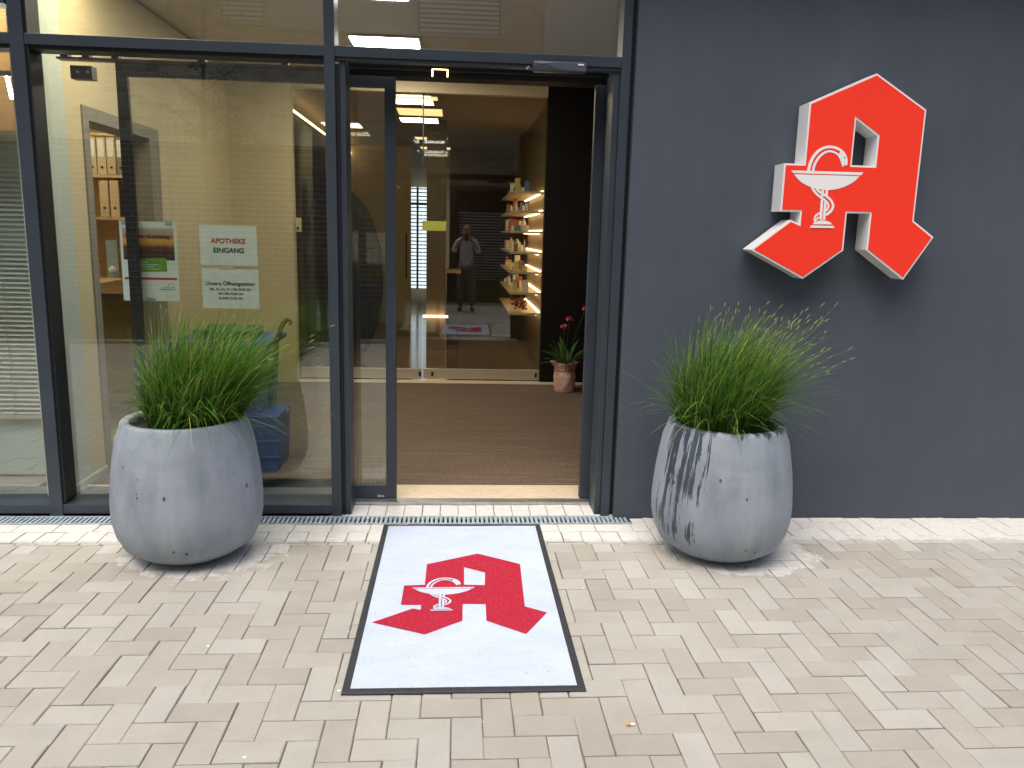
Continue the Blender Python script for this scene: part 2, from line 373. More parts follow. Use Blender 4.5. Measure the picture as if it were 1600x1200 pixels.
# joint sand sheet below the stones
UX, UY = .0958, .1
X0, Y0 = .858, -.185
for a_, b_ in (((-7.5,-6.0,-.049),(7.5,-.112,-.0048)), ((-7.5,.0,-.049),(7.5,.19,-.0048)), ((.928,-.1118,-.049),(7.5,-.0005,-.0048)), ((-7.5,-.1118,-.049),(-3.61,-.0005,-.0048))):
    jb = box('paving_bed', a_, b_, M['joint']); tag(jb, kind='structure')
pv = MB(); rnd = random.Random(3)
TONES = [(.425,.405,.358), (.44,.42,.375), (.405,.382,.33), (.455,.438,.395), (.435,.417,.375), (.395,.372,.322), (.445,.428,.38), (.43,.408,.355)]
def stone(x0, y0, x1, y1, pale=0):      # one bevelled paver, top near z = 0
    if x1-x0 < .02 or y1-y0 < .02: return
    g = .0012+rnd.random()*.0010; b = .0036; jx = rnd.uniform(-.0012,.0012); jy = rnd.uniform(-.0012,.0012)
    x0 += g+jx; x1 -= g-jx; y0 += g+jy; y1 -= g-jy
    z = rnd.uniform(-.0014,.0014); tx = rnd.uniform(-.0012,.0012); ty = rnd.uniform(-.0012,.0012)
    t = rnd.choice(TONES); t = (t[0]*.945, t[1]*.955, t[2]*.96); q = rnd.uniform(.96,1.035); w = (.57,.56,.53); q *= .95
    pv.col = tuple((a*(1-pale)+ww*pale)*q for a, ww in zip(t, w))
    top = [(x0+b,y0+b,z-tx-ty),(x1-b,y0+b,z+tx-ty),(x1-b,y1-b,z+tx+ty),(x0+b,y1-b,z-tx+ty)]
    mid = [(x0,y0,z-.0024),(x1,y0,z-.0024),(x1,y1,z-.0024),(x0,y1,z-.0024)]
    bot = [(x,y,-.03) for x,y,_ in mid]
    pv.face(top)
    for i in range(4):
        j = (i+1)%4; pv.face([mid[i],mid[j],top[j],top[i]]); pv.face([bot[i],bot[j],mid[j],mid[i]])
def clip_stone(x0, y0, x1, y1):
    pale = .0
    if y1 > -.33: pale = .55
    # the border courses occupy X < 1.0, Y > -.385
    if y1 > -.384 and x0 < 1.0:
        if x1 <= 1.0:
            y1 = min(y1, -.385)
        else: x0 = max(x0, 1.0) if y1 > -.384 else x0
    y1 = min(y1, -.022)
    stone(x0, y0, x1, y1, pale)
for r in range(-3, 59):
    yt = Y0-UY*r
    for k in range(-76, 64):
        ph = (k+r) % 4
        # column 0 starts an upright stone in row 7
        s = (k - (7-r)) % 4
        x = X0+UX*k
        if s == 0: clip_stone(x, yt-2*UY, x+UX, yt)
        elif s == 2: clip_stone(x, yt-UY, x+2*UX, yt)
x = -7.3; i = 0
while x < .93:
    stone(x+.0, -.218, min(x+.191, 1.0), -.116, .75); x += .191
x = -7.28
while x < .9:
    stone(x, -.356, x+.0965, -.220, .8); x += .0965
stone(x, -.356, 1.0, -.220, .7)
stone(.93, -.218, 1.0, -.03, .7)
x = -7.3; rr = random.Random(5)
while x < .98:
    w = rr.choice([.0958,.0958,.191]); stone(x, -.385, min(x+w, 1.0), -.358, .4); x += w
x = -.655
while x < .86:
    stone(x, .012, min(x+.0963, .90), .183, .7); x += .0963
paving = pv.build('pavement', M['paver']); tag(paving, kind='structure')

# ---- channel drain
t = empty('channel_drain', (-1,-.055,0), 'long galvanised slotted channel drain running along the foot of the glass front', 'drain')
g = MB(); g.box((-3.6,-.111,-.012),(.925,-.098,.002)); g.box((-3.6,-.012,-.012),(.925,-.001,.002))
x = -3.6
while x < .92:
    g.box((x,-.0985,-.010),(x+.0135,-.0115,.0008)); x += .0238
g.build('grate', M['galv'], t)
box('channel', (-3.6,-.108,-.06), (.925,-.004,-.045), M['black'], t)

# ================================================================ PHARMACY BUILDING
B = empty('pharmacy_building', (0,4,0), 'pharmacy building with tall anthracite framed glass front and dark rendered wall', 'building')
# rendered wall right of the shopfront
w = MB(); w.box((.846,-.02,-.03), (6.5,.30,3.1)); w.build('wall', M['render'], B, bevel=.004)
box('reveal_gap', (.826,.03,-.03), (.8455,.30,3.1), M['frame_dark'], B)
# upper storeys, with the floor slab reaching out over the front
up = MB(); up.box((-16,-.40,3.12), (16,14,14.6)); up.build('upper_storeys', M['render'], B)
box('outer_wall', (-16,-.02,-.03), (-4.2,.3,3.1), M['render'], B)
# rooms behind the glass
box('interior_wall', (-5.4,.5,0), (-5.25,13.4,3.0), M['tan'], B)
MB().box((-5.4,13.2,0), (6,13.35,3.0)).build('interior_wall', M['tan'], B)
MB().box((-2.35,3.72,0),(-1.54,3.84,2.9)).build('interior_wall', M['tan'], B)       # vestibule back wall
sw = MB(); sw.box((-2.22,.575,0),(-2.10,.757,2.9)); sw.box((-2.22,1.91,0),(-2.10,3.86,2.9)); sw.box((-2.22,.757,2.126),(-2.10,1.91,2.9))
sw.build('interior_wall', M['tan'], B)
dl = MB(); dl.box((-2.26,.757,0),(-2.09,.83,2.125)); dl.box((-2.26,1.74,0),(-2.09,1.909,2.125)); dl.box((-2.26,.83,2.05),(-2.09,1.74,2.125))
dl.build('door_lining', M['greywall'], B)
pw = MB(); pw.box((-2.22,.30,0),(-2.098,.572,2.9)); pw.build('partition', M['white_paint'], B)
sk = MB(); sk.box((-2.0975,.30,.01),(-2.084,.755,.05)); sk.build('skirting', M['white_paint'], B)
MB().box((.84,3.86,.0),(1.9,3.98,2.9)).build('dark_panel', M['dark_panel'], B)
MB().box((1.36,.6,.0),(1.5,3.86,2.9)).build('dark_panel', M['dark_panel'], B)
MB().box((.90,4.0,0),(1.04,13.2,2.9)).build('interior_wall', mat('brown_shelf_wall', (.20,.145,.085), .55), B)
MB().box((-1.86,3.98,0),(-1.72,9.5,2.62)).build('dark_panel', mat('dark_brown_wall', (.045,.030,.024), .6), B)
# ceilings
MB().box((-5.3,.12,2.92),(6,3.9,3.0)).build('ceiling', M['ceil'], B)
MB().box((-5.3,3.9,2.80),(6,13.3,3.0)).build('ceiling', mat('brown_lit_ceiling', (.36,.27,.16), .7), B)
# floors
box('floor', (-5.3,.19,-.02), (-2.36,3.9,.006), mat('grey_tile', (.32,.30,.27), .35), B)
box('entrance_carpet', (-2.35,.50,-.02), (1.36,3.74,.010), M['carpet'], B)
thr = MB(); thr.box((-.585,.255,-.02),(.80,.50,.012)); thr.build('stone_threshold', M['travertine'], B)
box('stone_strip', (-2.1,.472,-.02),(-.5855,.50,.008), M['travertine'], B); box('inner_sill', (-3.5,.141,-.02),(-.5855,.470,.008), M['frame'], B); box('stone_strip', (-2.35,3.74,-.02),(1.36,3.9,.014), M['travertine'], B)
box('sill', (-.585,.186,-.02), (.80,.2545,.014), M['steel'], B)
box('shop_floor', (-5.3,3.9,-.02), (6,13.3,.006), M['tile'], B)

# ---- glass front frame
def vert(x0, x1, y0=0, y1=.14, z0=0, z1=3.1): return MB().box((x0,y0,z0),(x1,y1,z1)).build('mullion', M['frame'], B, bevel=.002)
vert(-2.062, -1.998, z0=.0); vert(-.640, -.590, z0=0); vert(.780, .825, z0=0)
MB().box((-1.9975,.012,.07),(-1.984,.13,3.1)).build('gasket', M['frame_dark'], B)
MB().box((-.5895,.02,.0),(-.574,.135,2.25)).build('gasket', M['frame_dark'], B)
MB().box((-3.55,0,0),(-3.50,.14,3.1)).build('mullion', M['frame'], B, bevel=.002)
def win(x0, x1, z0, z1, par=B):
    f = MB(); f.box((x0,.004,z0-.048),(x1,.13,z0)).build('transom', M['frame'], B, bevel=.002)
    p = MB().box((x0-.01,.088,z0-.01),(x1+.01,.096,z1+.01)).build('window_pane', M['glass'], B)
win(-1.998, -.640, .062, 2.28); win(-3.50, -2.062, .062, 2.28)
for x0, x1 in ((-3.50,-2.062),(-1.998,-.640),(-.590,.780)):
    if x0 < -.6: MB().box((x0,.02,2.262),(x1,.12,2.2795)).build('gasket', M['frame_dark'], B)
    MB().box((x0,.003,2.280),(x1,.135,2.328)).build('transom', M['frame'], B, bevel=.002)
    MB().box((x0-.01,.088,2.32),(x1+.01,.096,3.1)).build('window_pane', M['glass'], B)
    MB().box((x0,.06,2.3285),(x1,.084,2.336)).build('gasket', M['frame_dark'], B)
MB().box((-3.5,-.004,2.45),(-2.07,.10,3.1)).build('infill_panel', M['frame'], B)
# door portal: posts, header
MB().box((-.574,.028,.0),(-.545,.20,2.264)).build('door_post', M['frame'], B, bevel=.002)
MB().box((.748,.028,.0),(.7795,.20,2.264)).build('door_post', M['frame'], B, bevel=.002)
MB().box((-.589,.014,2.2645),(.7795,.07,2.2795)).build('door_header', M['frame'], B, bevel=.002)
MB().box((-.57,.302,2.256),(.775,.44,2.322)).build('door_operator', M['header'], B, bevel=.004)
MB().box((-.56,.2965,2.283),(.77,.3015,2.289)).build('cover_joint', M['frame_dark'], B)
# sliding leaves
def leaf(x0, x1, y, lock=False):
    d = MB(); d.box((x1-.055,y,.02),(x1,y+.045,2.24)); d.box((x0,y,.02),(x0+.055,y+.045,2.24))
    d.box((x0+.055,y+.001,.02),(x1-.055,y+.044,.088)); d.box((x0+.055,y+.001,2.19),(x1-.055,y+.044,2.24))
    D = d.build('sliding_door', M['frame'], B, bevel=.002)
    MB().box((x0+.05,y+.018,.08),(x1-.05,y+.026,2.2)).build('door_pane', M['glass'], D)
    if lock:
        c = ay(592, 775, y-.004)
        k = MB(); k.tube([(c.x,y+.002,c.z),(c.x,y-.008,c.z)], .008, 12); k.box((c.x+.004,y-.006,c.z-.004),(c.x+.03,y+.001,c.z+.004)); k.build('lock', M['steel'], D)
    return D
leaf(-.655, -.325, .25, True); leaf(.700, 1.34, .25)

# ---- inner glass wall and door (slightly out of plumb, as hung)
W = empty('glass_sliding_door', (0,3.9,0), 'frameless inner glass wall and sliding door with pale metal bottom rail', 'glass door')
W.parent = None
hang = lambda xc: Matrix.Translation((xc,3.905,0)) @ Matrix.Rotation(R(-.6), 4, 'Z') @ Matrix.Rotation(R(-.32), 4, 'X') @ Matrix.Translation((-xc,-3.905,0))
g1 = MB().box((-1.54,3.905,.12),(-.345,3.915,2.77), hang(-.94)).build('glass_panel', M['glass_in'], W)
g2 = MB().box((-.335,3.905,.12),(.835,3.915,2.77), hang(.25)).build('glass_panel', M['glass_in'], W)
rl = MB().box((-1.54,3.885,.028),(-.347,3.925,.128)).build('bottom_rail', M['alu'], W, bevel=.002)
rl = MB().box((-.333,3.885,.028),(.835,3.925,.128)).build('bottom_rail', M['alu'], W, bevel=.002)
fx = MB()
for x in (-.365,-.24,.80): fx.box((x-.012,3.879,.055),(x+.012,3.8845,.10))
fx.build('rail_bracket', M['black'], W)
MB().box((-1.54,3.84,2.755),(.835,3.93,2.895)).build('top_cover', M['beige'], W)
MB().box((-.346,3.9,2.12),(-.334,3.906,2.755)).build('edge_seal', M['black'], W)
c0, c1 = ay(660,345,3.89), ay(697,361,3.89)
o = MB().box((c0.x,3.895,c1.z),(c1.x,3.899,c0.z)).build('door_sticker', M['stickerg']); tag(o, 'yellow green rectangular sticker on the inner glass door', 'sticker')
# ---- inner hung leaf behind the left window: dark steel frame with clear pane and top track
I = empty('hanging_glass_leaf', (-1.2,.32,0), 'dark framed glass leaf hanging from a track behind the left window, with papers on it', 'glass panel')
fr = MB(); fr.box((-1.715,.295,.06),(-1.66,.325,2.27)); fr.box((-.655,.295,.06),(-.60,.325,2.27)); fr.box((-1.66,.296,2.205),(-.655,.324,2.27)); fr.box((-1.66,.296,.06),(-.655,.324,.11))
fr.build('leaf_frame', M['black'], I, bevel=.002)
MB().box((-1.67,.332,.09),(-.65,.338,2.22)).build('leaf_pane', M['glass_in'], I)
tk = MB(); tk.box((-1.99,.28,2.273),(-.6,.34,2.283)); tk.build('track', M['black'], I)
for x in (-1.975,-1.87,-1.73,-1.31,-.90): MB().box((x,.29,2.284),(x+.036,.33,2.36)).build('track_bracket', M['black'], I)
c0, c1 = ay(112,103,.3), ay(147,125,.3)
o = MB().box((c0.x,.28,c1.z),(c1.x,.34,c0.z)).build('track_end_box', M['black'], I)
for dx in (.035,.085): MB().tube([(c0.x+dx,.281,c0.z-.03),(c0.x+dx,.276,c0.z-.03)], .006, 10).build('screw', M['steel'], o)

# ---- papers
def text(body, size, loc, mt, parent, align='CENTER', shear=0, bold=0, rz=0, ext=0):
    cu = bpy.data.curves.new('writing', 'FONT'); cu.body = body; cu.size = size; cu.align_x = align; cu.align_y = 'CENTER'; cu.shear = shear; cu.offset = bold; cu.extrude = ext
    o = bpy.data.objects.new('tmp', cu); COL.objects.link(o); bpy.context.view_layer.update()
    me = bpy.data.meshes.new_from_object(o.evaluated_get(bpy.context.evaluated_depsgraph_get())); bpy.data.objects.remove(o)
    me.transform(Matrix.Translation(loc) @ Matrix.Rotation(rz, 4, 'Y') @ Matrix.Rotation(math.pi/2, 4, 'X'))
    me.materials.clear(); me.materials.append(mt)
    t = bpy.data.objects.new('writing', me); COL.objects.link(t); t.parent = parent; t.matrix_parent_inverse = parent.matrix_world.inverted(); return t
YP = .352
def sheet(px, w, h, label, name='paper_notice'):
    c = ay(*px, YP); o = MB().box((c.x,YP,c.z-h),(c.x+w,YP+.0012,c.z)).build(name, M['paper']); tag(o, label, 'notice'); return o, c
S1, c = sheet((310.5,351), .297, .210, 'white notice reading APOTHEKE EINGANG in red and black behind the glass')
text('APOTHEKE', .036, (c.x+.149,YP-.001,c.z-.083), M['redink'], S1, bold=.0011)
text('EINGANG', .036, (c.x+.149,YP-.001,c.z-.132), M['ink'], S1, bold=.0011)
S2, c = sheet((314.5,419.5), .297, .210, 'white notice with the opening hours, hung below the entrance notice')
text('Unsere Öffnungszeiten', .028, (c.x+.149,YP-.001,c.z-.078), M['ink'], S2, bold=.0006)
text('Mo, Di, Do, Fr 7.30-18.30 Uhr', .0175, (c.x+.149,YP-.001,c.z-.108), M['ink'], S2, bold=.0006)
text('Mi 7.30-14.00 Uhr', .0175, (c.x+.149,YP-.001,c.z-.132), M['ink'], S2, bold=.0006)
text('Sa 8.00-13.00 Uhr', .0175, (c.x+.149,YP-.001,c.z-.156), M['ink'], S2, bold=.0006)
tp = MB().box((c.x+.09,YP-.001,c.z-.004),(c.x+.17,YP-.0004,c.z+.012)).build('tape', mat('clear_tape', (.6,.6,.5), .3), S2)
c = ay(185.5, 345, YP); w_, h_ = .290, .415
P = MB().box((c.x,YP,c.z-h_),(c.x+w_,YP+.0012,c.z)).build('poster', M['paper']); tag(P, 'training poster with a sunset photo and green box behind the dark post', 'poster')
m = mat('sunset_print', (.5,.3,.1), .5); n = N(m); v = n.coord('Position'); sx = n.n('ShaderNodeSeparateXYZ'); n.l(v, sx.inputs[0])
zz = n.math('DIVIDE', n.math('SUBTRACT', sx.outputs[2], c.z-.20), .17)
zz = n.math('ADD', zz, n.math('MULTIPLY', n.math('SUBTRACT', n.noise(v, 30, 4), .5), .12))
n.base(n.ramp(zz, [(0, (.04,.02,.02)), (.38, (.10,.045,.035)), (.45, (.50,.14,.03)), (.58, (.78,.46,.08)), (.70, (.62,.26,.07)), (.85, (.45,.37,.30)), (1, (.55,.58,.58))]))
MB().box((c.x+.014,YP-.0008,c.z-.20),(c.x+w_-.014,YP-.0002,c.z-.03)).build('photo_print', m, P)
MB().box((c.x+.035,YP-.0016,c.z-.262),(c.x+.232,YP-.001,c.z-.190), Matrix.Translation((c.x+.1,0,c.z-.2)) @ Matrix.Rotation(R(-1.5),4,'Y') @ Matrix.Translation((-c.x-.1,0,-c.z+.2))).build('green_box', M['green'], P)
MB().box((c.x+.012,YP-.0008,c.z-.303),(c.x+w_-.008,YP-.0002,c.z-.291)).build('red_line', M['redink'], P)
text('Nach der Ausbildung', .027, (c.x+.14,YP-.0025,c.z-.078), M['ink'], P, shear=.35, bold=.0005)
ln = MB()
for i, L in enumerate((.09,.14,.12,.15)): ln.box((c.x+.05,YP-.0025,c.z-.212-.012*i),(c.x+.05+L,YP-.002,c.z-.209-.012*i))
ln.build('fine_print', M['paper'], P)
ln = MB(); ln.box((c.x+.20,YP-.001,c.z-.345),(c.x+.27,YP-.0004,c.z-.3425)); ln.box((c.x+.19,YP-.001,c.z-.355),(c.x+.27,YP-.0004,c.z-.3525))
for k in range(7):
    a = math.pi*k/6; ln.box((c.x+.25+.014*math.cos(a)-.002,YP-.001,c.z-.337+.016*math.sin(a)),(c.x+.25+.014*math.cos(a)+.002,YP-.0004,c.z-.333+.016*math.sin(a)))
ln.build('small_emblem', M['ink'], P)
M['clip'] = mat('clear_clip', (.35,.42,.42), .3)
for a_, b_ in (((c.x+.012,YP-.003,c.z-.02),(c.x+.05,YP+.003,c.z+.004)), ((c.x+w_-.055,YP-.003,c.z-.02),(c.x+w_-.017,YP+.003,c.z+.004)), ((c.x+.12,YP-.003,c.z-h_-.003),(c.x+.165,YP+.003,c.z-h_+.016))):
    box('clip', a_, b_, M['clip'], P)

# ================================================================ THINGS IN THE ROOMS
# ceiling lights of the vestibule
def clight(x0, y0, x1, y1, z, mt, label, group, fr=.015):
    t = empty('ceiling_light', ((x0+x1)/2,(y0+y1)/2,z), label, 'ceiling light', group)
    MB().box((x0-fr,y0-fr,z-.012),(x1+fr,y1+fr,z-.002)).build('light_frame', M['white_paint'], t)
    MB().box((x0,y0,z-.016),(x1,y1,z-.0125)).build('diffuser', mt, t); return t
def clq(a, b, z):
    p, q = az(a[0], a[1], z), az(b[0], b[1], z); return p, q
p, q = clq((541,57),(655,77), 2.90); clight(-.83, min(p.y,q.y), -.32, max(p.y,q.y), 2.915, M['panel_light'], 'bright white ceiling panel just above the transom, seen through the upper window', 'white ceiling panels of the entrance')
clight(-.80, 1.0, -.33, 1.38, 2.915, M['panel_light'], 'bright white ceiling panel cut by the top edge of the photo', 'white ceiling panels of the entrance')
clight(-.80, 2.9, -.33, 3.3, 2.915, M['panel_warm'], 'rear ceiling panel of the entrance in front of the inner glass door', 'white ceiling panels of the entrance')
clight(-1.9, .3, -1.4, .75, 2.915, M['panel_warm'], 'added ceiling panel out of view, lighting the left of the entrance', 'white ceiling panels of the entrance')  # extra panel, added out of view to light the left interior
for i, (y0, y1) in enumerate(((4.25,4.45),(5.05,5.55),(7.7,7.95),(9.0,9.3))):
    x0, x1 = ((-.66,-.22),(-.68,-.19),(-.62,-.17),(-.60,-.14))[i]
    clight(x0, y0, x1, y1, 2.795, M['panel_dim'], ('narrow warm ceiling panel nearest the inner glass door','broad warm ceiling panel, second behind the inner glass','dimmer warm ceiling panel, third behind the inner glass','farthest warm ceiling panel of the sales room')[i], 'warm ceiling panels of the sales room')
# lamp reflection above the door, imitated by a glowing square outline
t = empty('header_reflection', (-.07,.5,2.25), 'warm glowing square outline imitating a lamp reflection behind the door header', 'lamp')
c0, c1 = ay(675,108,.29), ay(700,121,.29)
MB().box((c0.x,.285,c1.z),(c1.x,.3015,c0.z)).build('reflection_backing', M['header'], t)
k = MB(); k.box((c0.x,.280,c1.z),(c0.x+.005,.2845,c0.z)); k.box((c1.x-.005,.280,c1.z),(c1.x,.2845,c0.z)); k.box((c0.x+.006,.280,c0.z-.003),(c1.x-.006,.2845,c0.z)); k.build('reflection_glow', M['led'], t)
# LED cove on the dark wall
o = MB().tube([(-1.70,4.0,2.665),(-1.70,9.5,2.665)], .012, 6).build('led_strip', M['led']); tag(o, 'warm LED line running back along the top of the dark left wall', 'light strip')
# dark rounded display panel
pts = []
for k in range(40):
    a = 2*math.pi*k/40; pts.append((-1.33+.48*math.cos(a), .92+1.02*math.sin(a)))
o = MB().prism([(x, max(z, .012)) for x, z in pts][::-1], 5.2, 5.28).build('display_panel', mat('dark_oval_board', (.020,.014,.011), .5), smooth=False); tag(o, 'tall dark oval panel standing behind the sliding door glass', 'display panel')
# column with lit foot
t = empty('column', (-.26,6.1,0), 'brown square column with a glowing foot behind the inner glass', 'column')
MB().box((-.385,6.0,.0),(-.15,6.25,2.79)).build('shaft', mat('brown_column_paint', (.14,.10,.055), .5), t)
MB().box((-.42,5.93,.43),(-.115,5.99,.452)).build('lit_ledge', M['led'], t)
# far window with blinds, tan door
t = empty('far_window', (-.78,12.9,0), 'daylit window with white blinds at the far end of the sales room', 'window')
c0, c1 = ay(642,292,12.8), ay(667,452,12.8)
MB().box((c0.x,12.8,c1.z),(c1.x+.12,12.85,c0.z)).build('daylight_pane', mat('daylit_pane', (.8,.85,.9), .5, emit=(.80,.90,1), es=.6), t)
sl = MB(); z = c1.z
while z < c0.z: sl.box((c0.x,12.76,z),(c1.x+.12,12.79,z+.022)); z += .075
sl.build('blind', M['blind_white'], t)
MB().box((c0.x+.12,12.74,c1.z),(c0.x+.16,12.755,c0.z)).build('window_bar', M['greywall'], t)
MB().box((c0.x,12.74,c0.z-.36),(c1.x+.12,12.753,c0.z-.31)).build('window_bar', M['greywall'], t)
t = empty('tan_door', (-.86,9,0), 'tan room door with a long dark handle behind the inner glass', 'door')
MB().box((-1.25,9,0),(-.75,9.05,2.20)).build('door_leaf', M['tan'], t); MB().box((-.83,8.96,.75),(-.81,8.99,1.45)).build('handle', M['black'], t)
MB().box((-1.7,9.1,0),(-.76,9.2,2.79)).build('interior_wall', M['tan'], B)
box('interior_wall', (-.14,9.5,0), (.9,9.6,2.79), mat('brown_back_wall', (.09,.065,.04), .6), B)
# counter
t = empty('sales_counter', (-.07,6.8,0), 'dark sales counter with a small lit top behind the inner glass', 'counter')
MB().box((-.14,6.6,0),(.02,7.0,.95)).build('body', M['dark_panel'], t, bevel=.004); MB().box((-.145,6.55,.95),(.04,7.05,.99)).build('top', M['wood'], t)
# shelves on the right wall
zs = [1.92,1.72,1.51,1.29,1.08,.86,.64]
prs = random.Random(11)
colrs = [(.75,.70,.60),(.68,.60,.45),(.78,.78,.76),(.45,.10,.08),(.12,.20,.38),(.62,.50,.20),(.30,.16,.10)]
PM = [mat('product_card', c, .5) for c in colrs]
cnt = 0
for i, z in enumerate(zs):
    t = empty('wall_shelf', (.74,4.6,z), ['topmost lit glass shelf of the right wall behind the glass door','second lit shelf from the top on the right wall','third lit shelf from the top on the right wall','middle lit shelf of seven on the right wall','third lit shelf from the bottom on the right wall','second lit shelf from the bottom on the right wall','lowest lit shelf on the right wall, holding red flowers'][i], 'shelf', 'lit wall shelves of the sales room')
    MB().box((.56,4.55,z-.022),(.895,6.6,z)).build('board', M['beige'], t)
    MB().box((.845,4.62,z-.030),(.868,6.4,z-.023)).build('shelf_light', M['led'], t)
    MB().box((.88,4.6,z+.003),(.894,6.4,z+.012)).build('shelf_light', M['led'], t)
    if i == 6: continue
    x = 0
    for y in np.arange(4.62, 6.3, .20):
        for xx in (.60,.70):
            if prs.random() < .35: continue
            w, h, d = prs.uniform(.03,.075), prs.uniform(.05,.15), prs.uniform(.03,.07)
            pm = PM[prs.choice([0,0,1,1,2,2,3,4,5,6])]
            o = MB(); yy = y+prs.uniform(0,.08)
            kk = prs.random()
            if kk < .7: o.box((xx,yy,z+.0015),(xx+w,yy+d,z+h)); o = o.build('product_box', pm, bevel=.002)
            else: o.lathe([(0,.0015),(w*.42,.0015),(w*.42,h*.7),(w*.2,h*.82),(w*.2,h),(0,h)], (xx+w/2,yy,z), 14); o = o.build('product_bottle', pm, smooth=False)
            tag(o, ('cream','sand coloured','white','red','blue','ochre','brown')[PM.index(pm)]+(' product box' if kk < .7 else ' bottle')+' on the '+('topmost','second','third','fourth','fifth','sixth')[i]+' lit wall shelf counted from the top', 'product', 'goods on the lit wall shelves'); cnt += 1
fl = MB(); fr_ = random.Random(2)
for k in range(46):
    a, b = fr_.uniform(0,6.28), fr_.uniform(-.4,1.2); r = fr_.uniform(.03,.085); c = Vector((.68+r*math.cos(a), 4.66+r*math.sin(a), .71+.06*math.sin(b)+fr_.uniform(-.03,.04)))
    for j in range(3):
        q = Vector((fr_.uniform(-1,1),fr_.uniform(-1,1),fr_.uniform(-1,1))).normalized()*.022; s_ = q.orthogonal().normalized()*.014
        fl.face([c, c+q+s_, c+q*1.5, c+q-s_])
fb = fl.build('flower_bunch', mat('dusty_red_petals', (.35,.06,.05), .7)); tag(fb, 'bunch of dusty red flowers on the lowest lit shelf', 'flowers')
# switch plates
o = box('light_switch', (.886,3.99,1.93), (.899,4.06,2.05), M['beige']); o.location.y += .3; tag(o, 'small pale switch plate high on the brown wall right of the glass door', 'switch')
c0, c1 = ay(462,340,3.70), ay(471,362,3.70)
o = MB().box((c0.x,3.70,c1.z),(c1.x,3.718,c0.z)).build('light_switch', M['beige'], bevel=.002); tag(o, 'beige light switch at the right edge of the tan wall', 'switch')
o = MB().box((c0.x+.01,3.694,c1.z+.02),(c0.x+.028,3.699,c1.z+.045)).build('switch_button', M['black'], o)
# left compartment: blind, white cabinet panel, lamp
t = empty('venetian_blind', (-2.8,.62,0), 'lowered aluminium venetian blind behind the leftmost window', 'blind')
sl = MB(); z = .40
while z < 1.90:
    y = .62; sl.face([(-3.6,y-.011,z-.006),(-2.24,y-.011,z-.006),(-2.24,y+.011,z+.006),(-3.6,y+.011,z+.006)]); z += .0265
sl.build('slats', M['blind'], t); MB().box((-3.6,.60,1.90),(-2.24,.64,1.935)).build('head_rail', M['alu'], t); MB().box((-3.6,.61,.365),(-2.24,.63,.388)).build('bottom_rail', M['alu'], t)
for x in (-2.52,-3.1): MB().tube([(x,.605,.37),(x,.605,1.9)], .0018, 5).build('cord', M['alu'], t)
o = box('cabinet_back', (-3.6,.655,.02), (-2.36,.70,1.96), M['white_paint']); tag(o, 'white cabinet back standing below and behind the blind', 'panel')
o = box('partition_wall', (-3.6,1.2,0), (-2.5,1.3,2.9), mat('warm_orange_wall', (.52,.33,.16), .7), B)
t = empty('tube_lamp', (-2.4,.9,2.2), 'short white tube lamp glowing at the far left edge', 'lamp')
c0 = ay(16,137,.9); MB().tube([(c0.x-.012,.9,c0.z+.06),(c0.x+.004,.9,c0.z-.06)], .010, 10).build('tube', M['panel_light'], t); MB().box((c0.x-.12,.89,c0.z+.06),(c0.x+.03,.93,c0.z+.09)).build('lamp_holder', M['greywall'], t)
# side room with folders
t = empty('folder_shelf', (-2.9,2.8,0), 'pale wooden shelf unit with folders in the room behind the doorway', 'shelf')
sh = MB()
for z in (1.53,1.855,2.17): sh.box((-3.6,2.60,z-.022),(-2.575,2.92,z))
sh.build('board', M['wood'], t); sh = MB(); sh.box((-2.574,2.6,.9),(-2.55,2.92,2.2)); sh.box((-3.6,2.921,.9),(-2.55,2.94,2.2)); sh.build('side_panel', M['wood'], t)
lb = ['folder at the left end of the upper shelf row','second folder from the left in the upper row','third folder from the left in the upper row','grey folder at the right end of the upper row']
for i in range(4):
    x = -2.885+.072*i; o = MB().box((x,2.61,1.857),(x+.066,2.88,2.145)).build('ring_binder', M['binder_grey'] if i == 3 else M['binder'], bevel=.003); tag(o, 'cream '+lb[i] if i < 3 else lb[i], 'folder', 'folders in the side room')
    MB().box((x+.01,2.607,1.99),(x+.056,2.6095,2.12)).build('spine_label', M['paper'], o); MB().tube([(x+.033,2.609,1.91),(x+.033,2.605,1.91)], .010, 10).build('finger_hole', M['black'], o)
for i, (x, mt, l) in enumerate(((-2.815,'binder','cream folder at the left of the lower shelf row'),(-2.735,'binder','cream folder in the middle of the lower shelf row'),(-2.645,'black','dark folder at the right end of the lower shelf row'))):
    o = MB().box((x,2.61,1.532),(x+.068,2.88,1.81)).build('ring_binder', M[mt], bevel=.003); tag(o, l, 'folder', 'folders in the side room')
    MB().tube([(x+.034,2.609,1.60),(x+.034,2.605,1.60)], .010, 10).build('finger_hole', M['black'] if mt == 'binder' else M['steel'], o)
box('interior_wall', (-5.2,3.1,0), (-2.48,3.2,2.9), mat('olive_back_wall', (.30,.24,.12), .7), B)
o = box('desk', (-3.5,1.9,1.02), (-2.56,2.5,1.06), M['wood']); tag(o, 'pale wooden worktop seen through the doorway', 'worktop')
o = box('leaflet', (-2.62,2.2,1.08), (-2.54,2.205,1.36), mat('pale_blue_print', (.35,.52,.66), .5)); tag(o, 'pale blue leaflet standing on the worktop left of the poster', 'leaflet')
MB().lathe([(.0,0),(.022,.004),(.028,.02),(.02,.04),(0,.05)], (-2.58,2.19,1.12), 10).build('car_print', M['paper'], o)
clight(-3.4, 1.6, -2.9, 2.1, 2.915, M['panel_warm'], 'warm ceiling light of the side room with the folders', 'side room light')
clight(-3.3, .62+.25, -2.7, 1.15, 2.915, M['panel_warm'], 'warm ceiling light behind the leftmost blind', 'side room light')

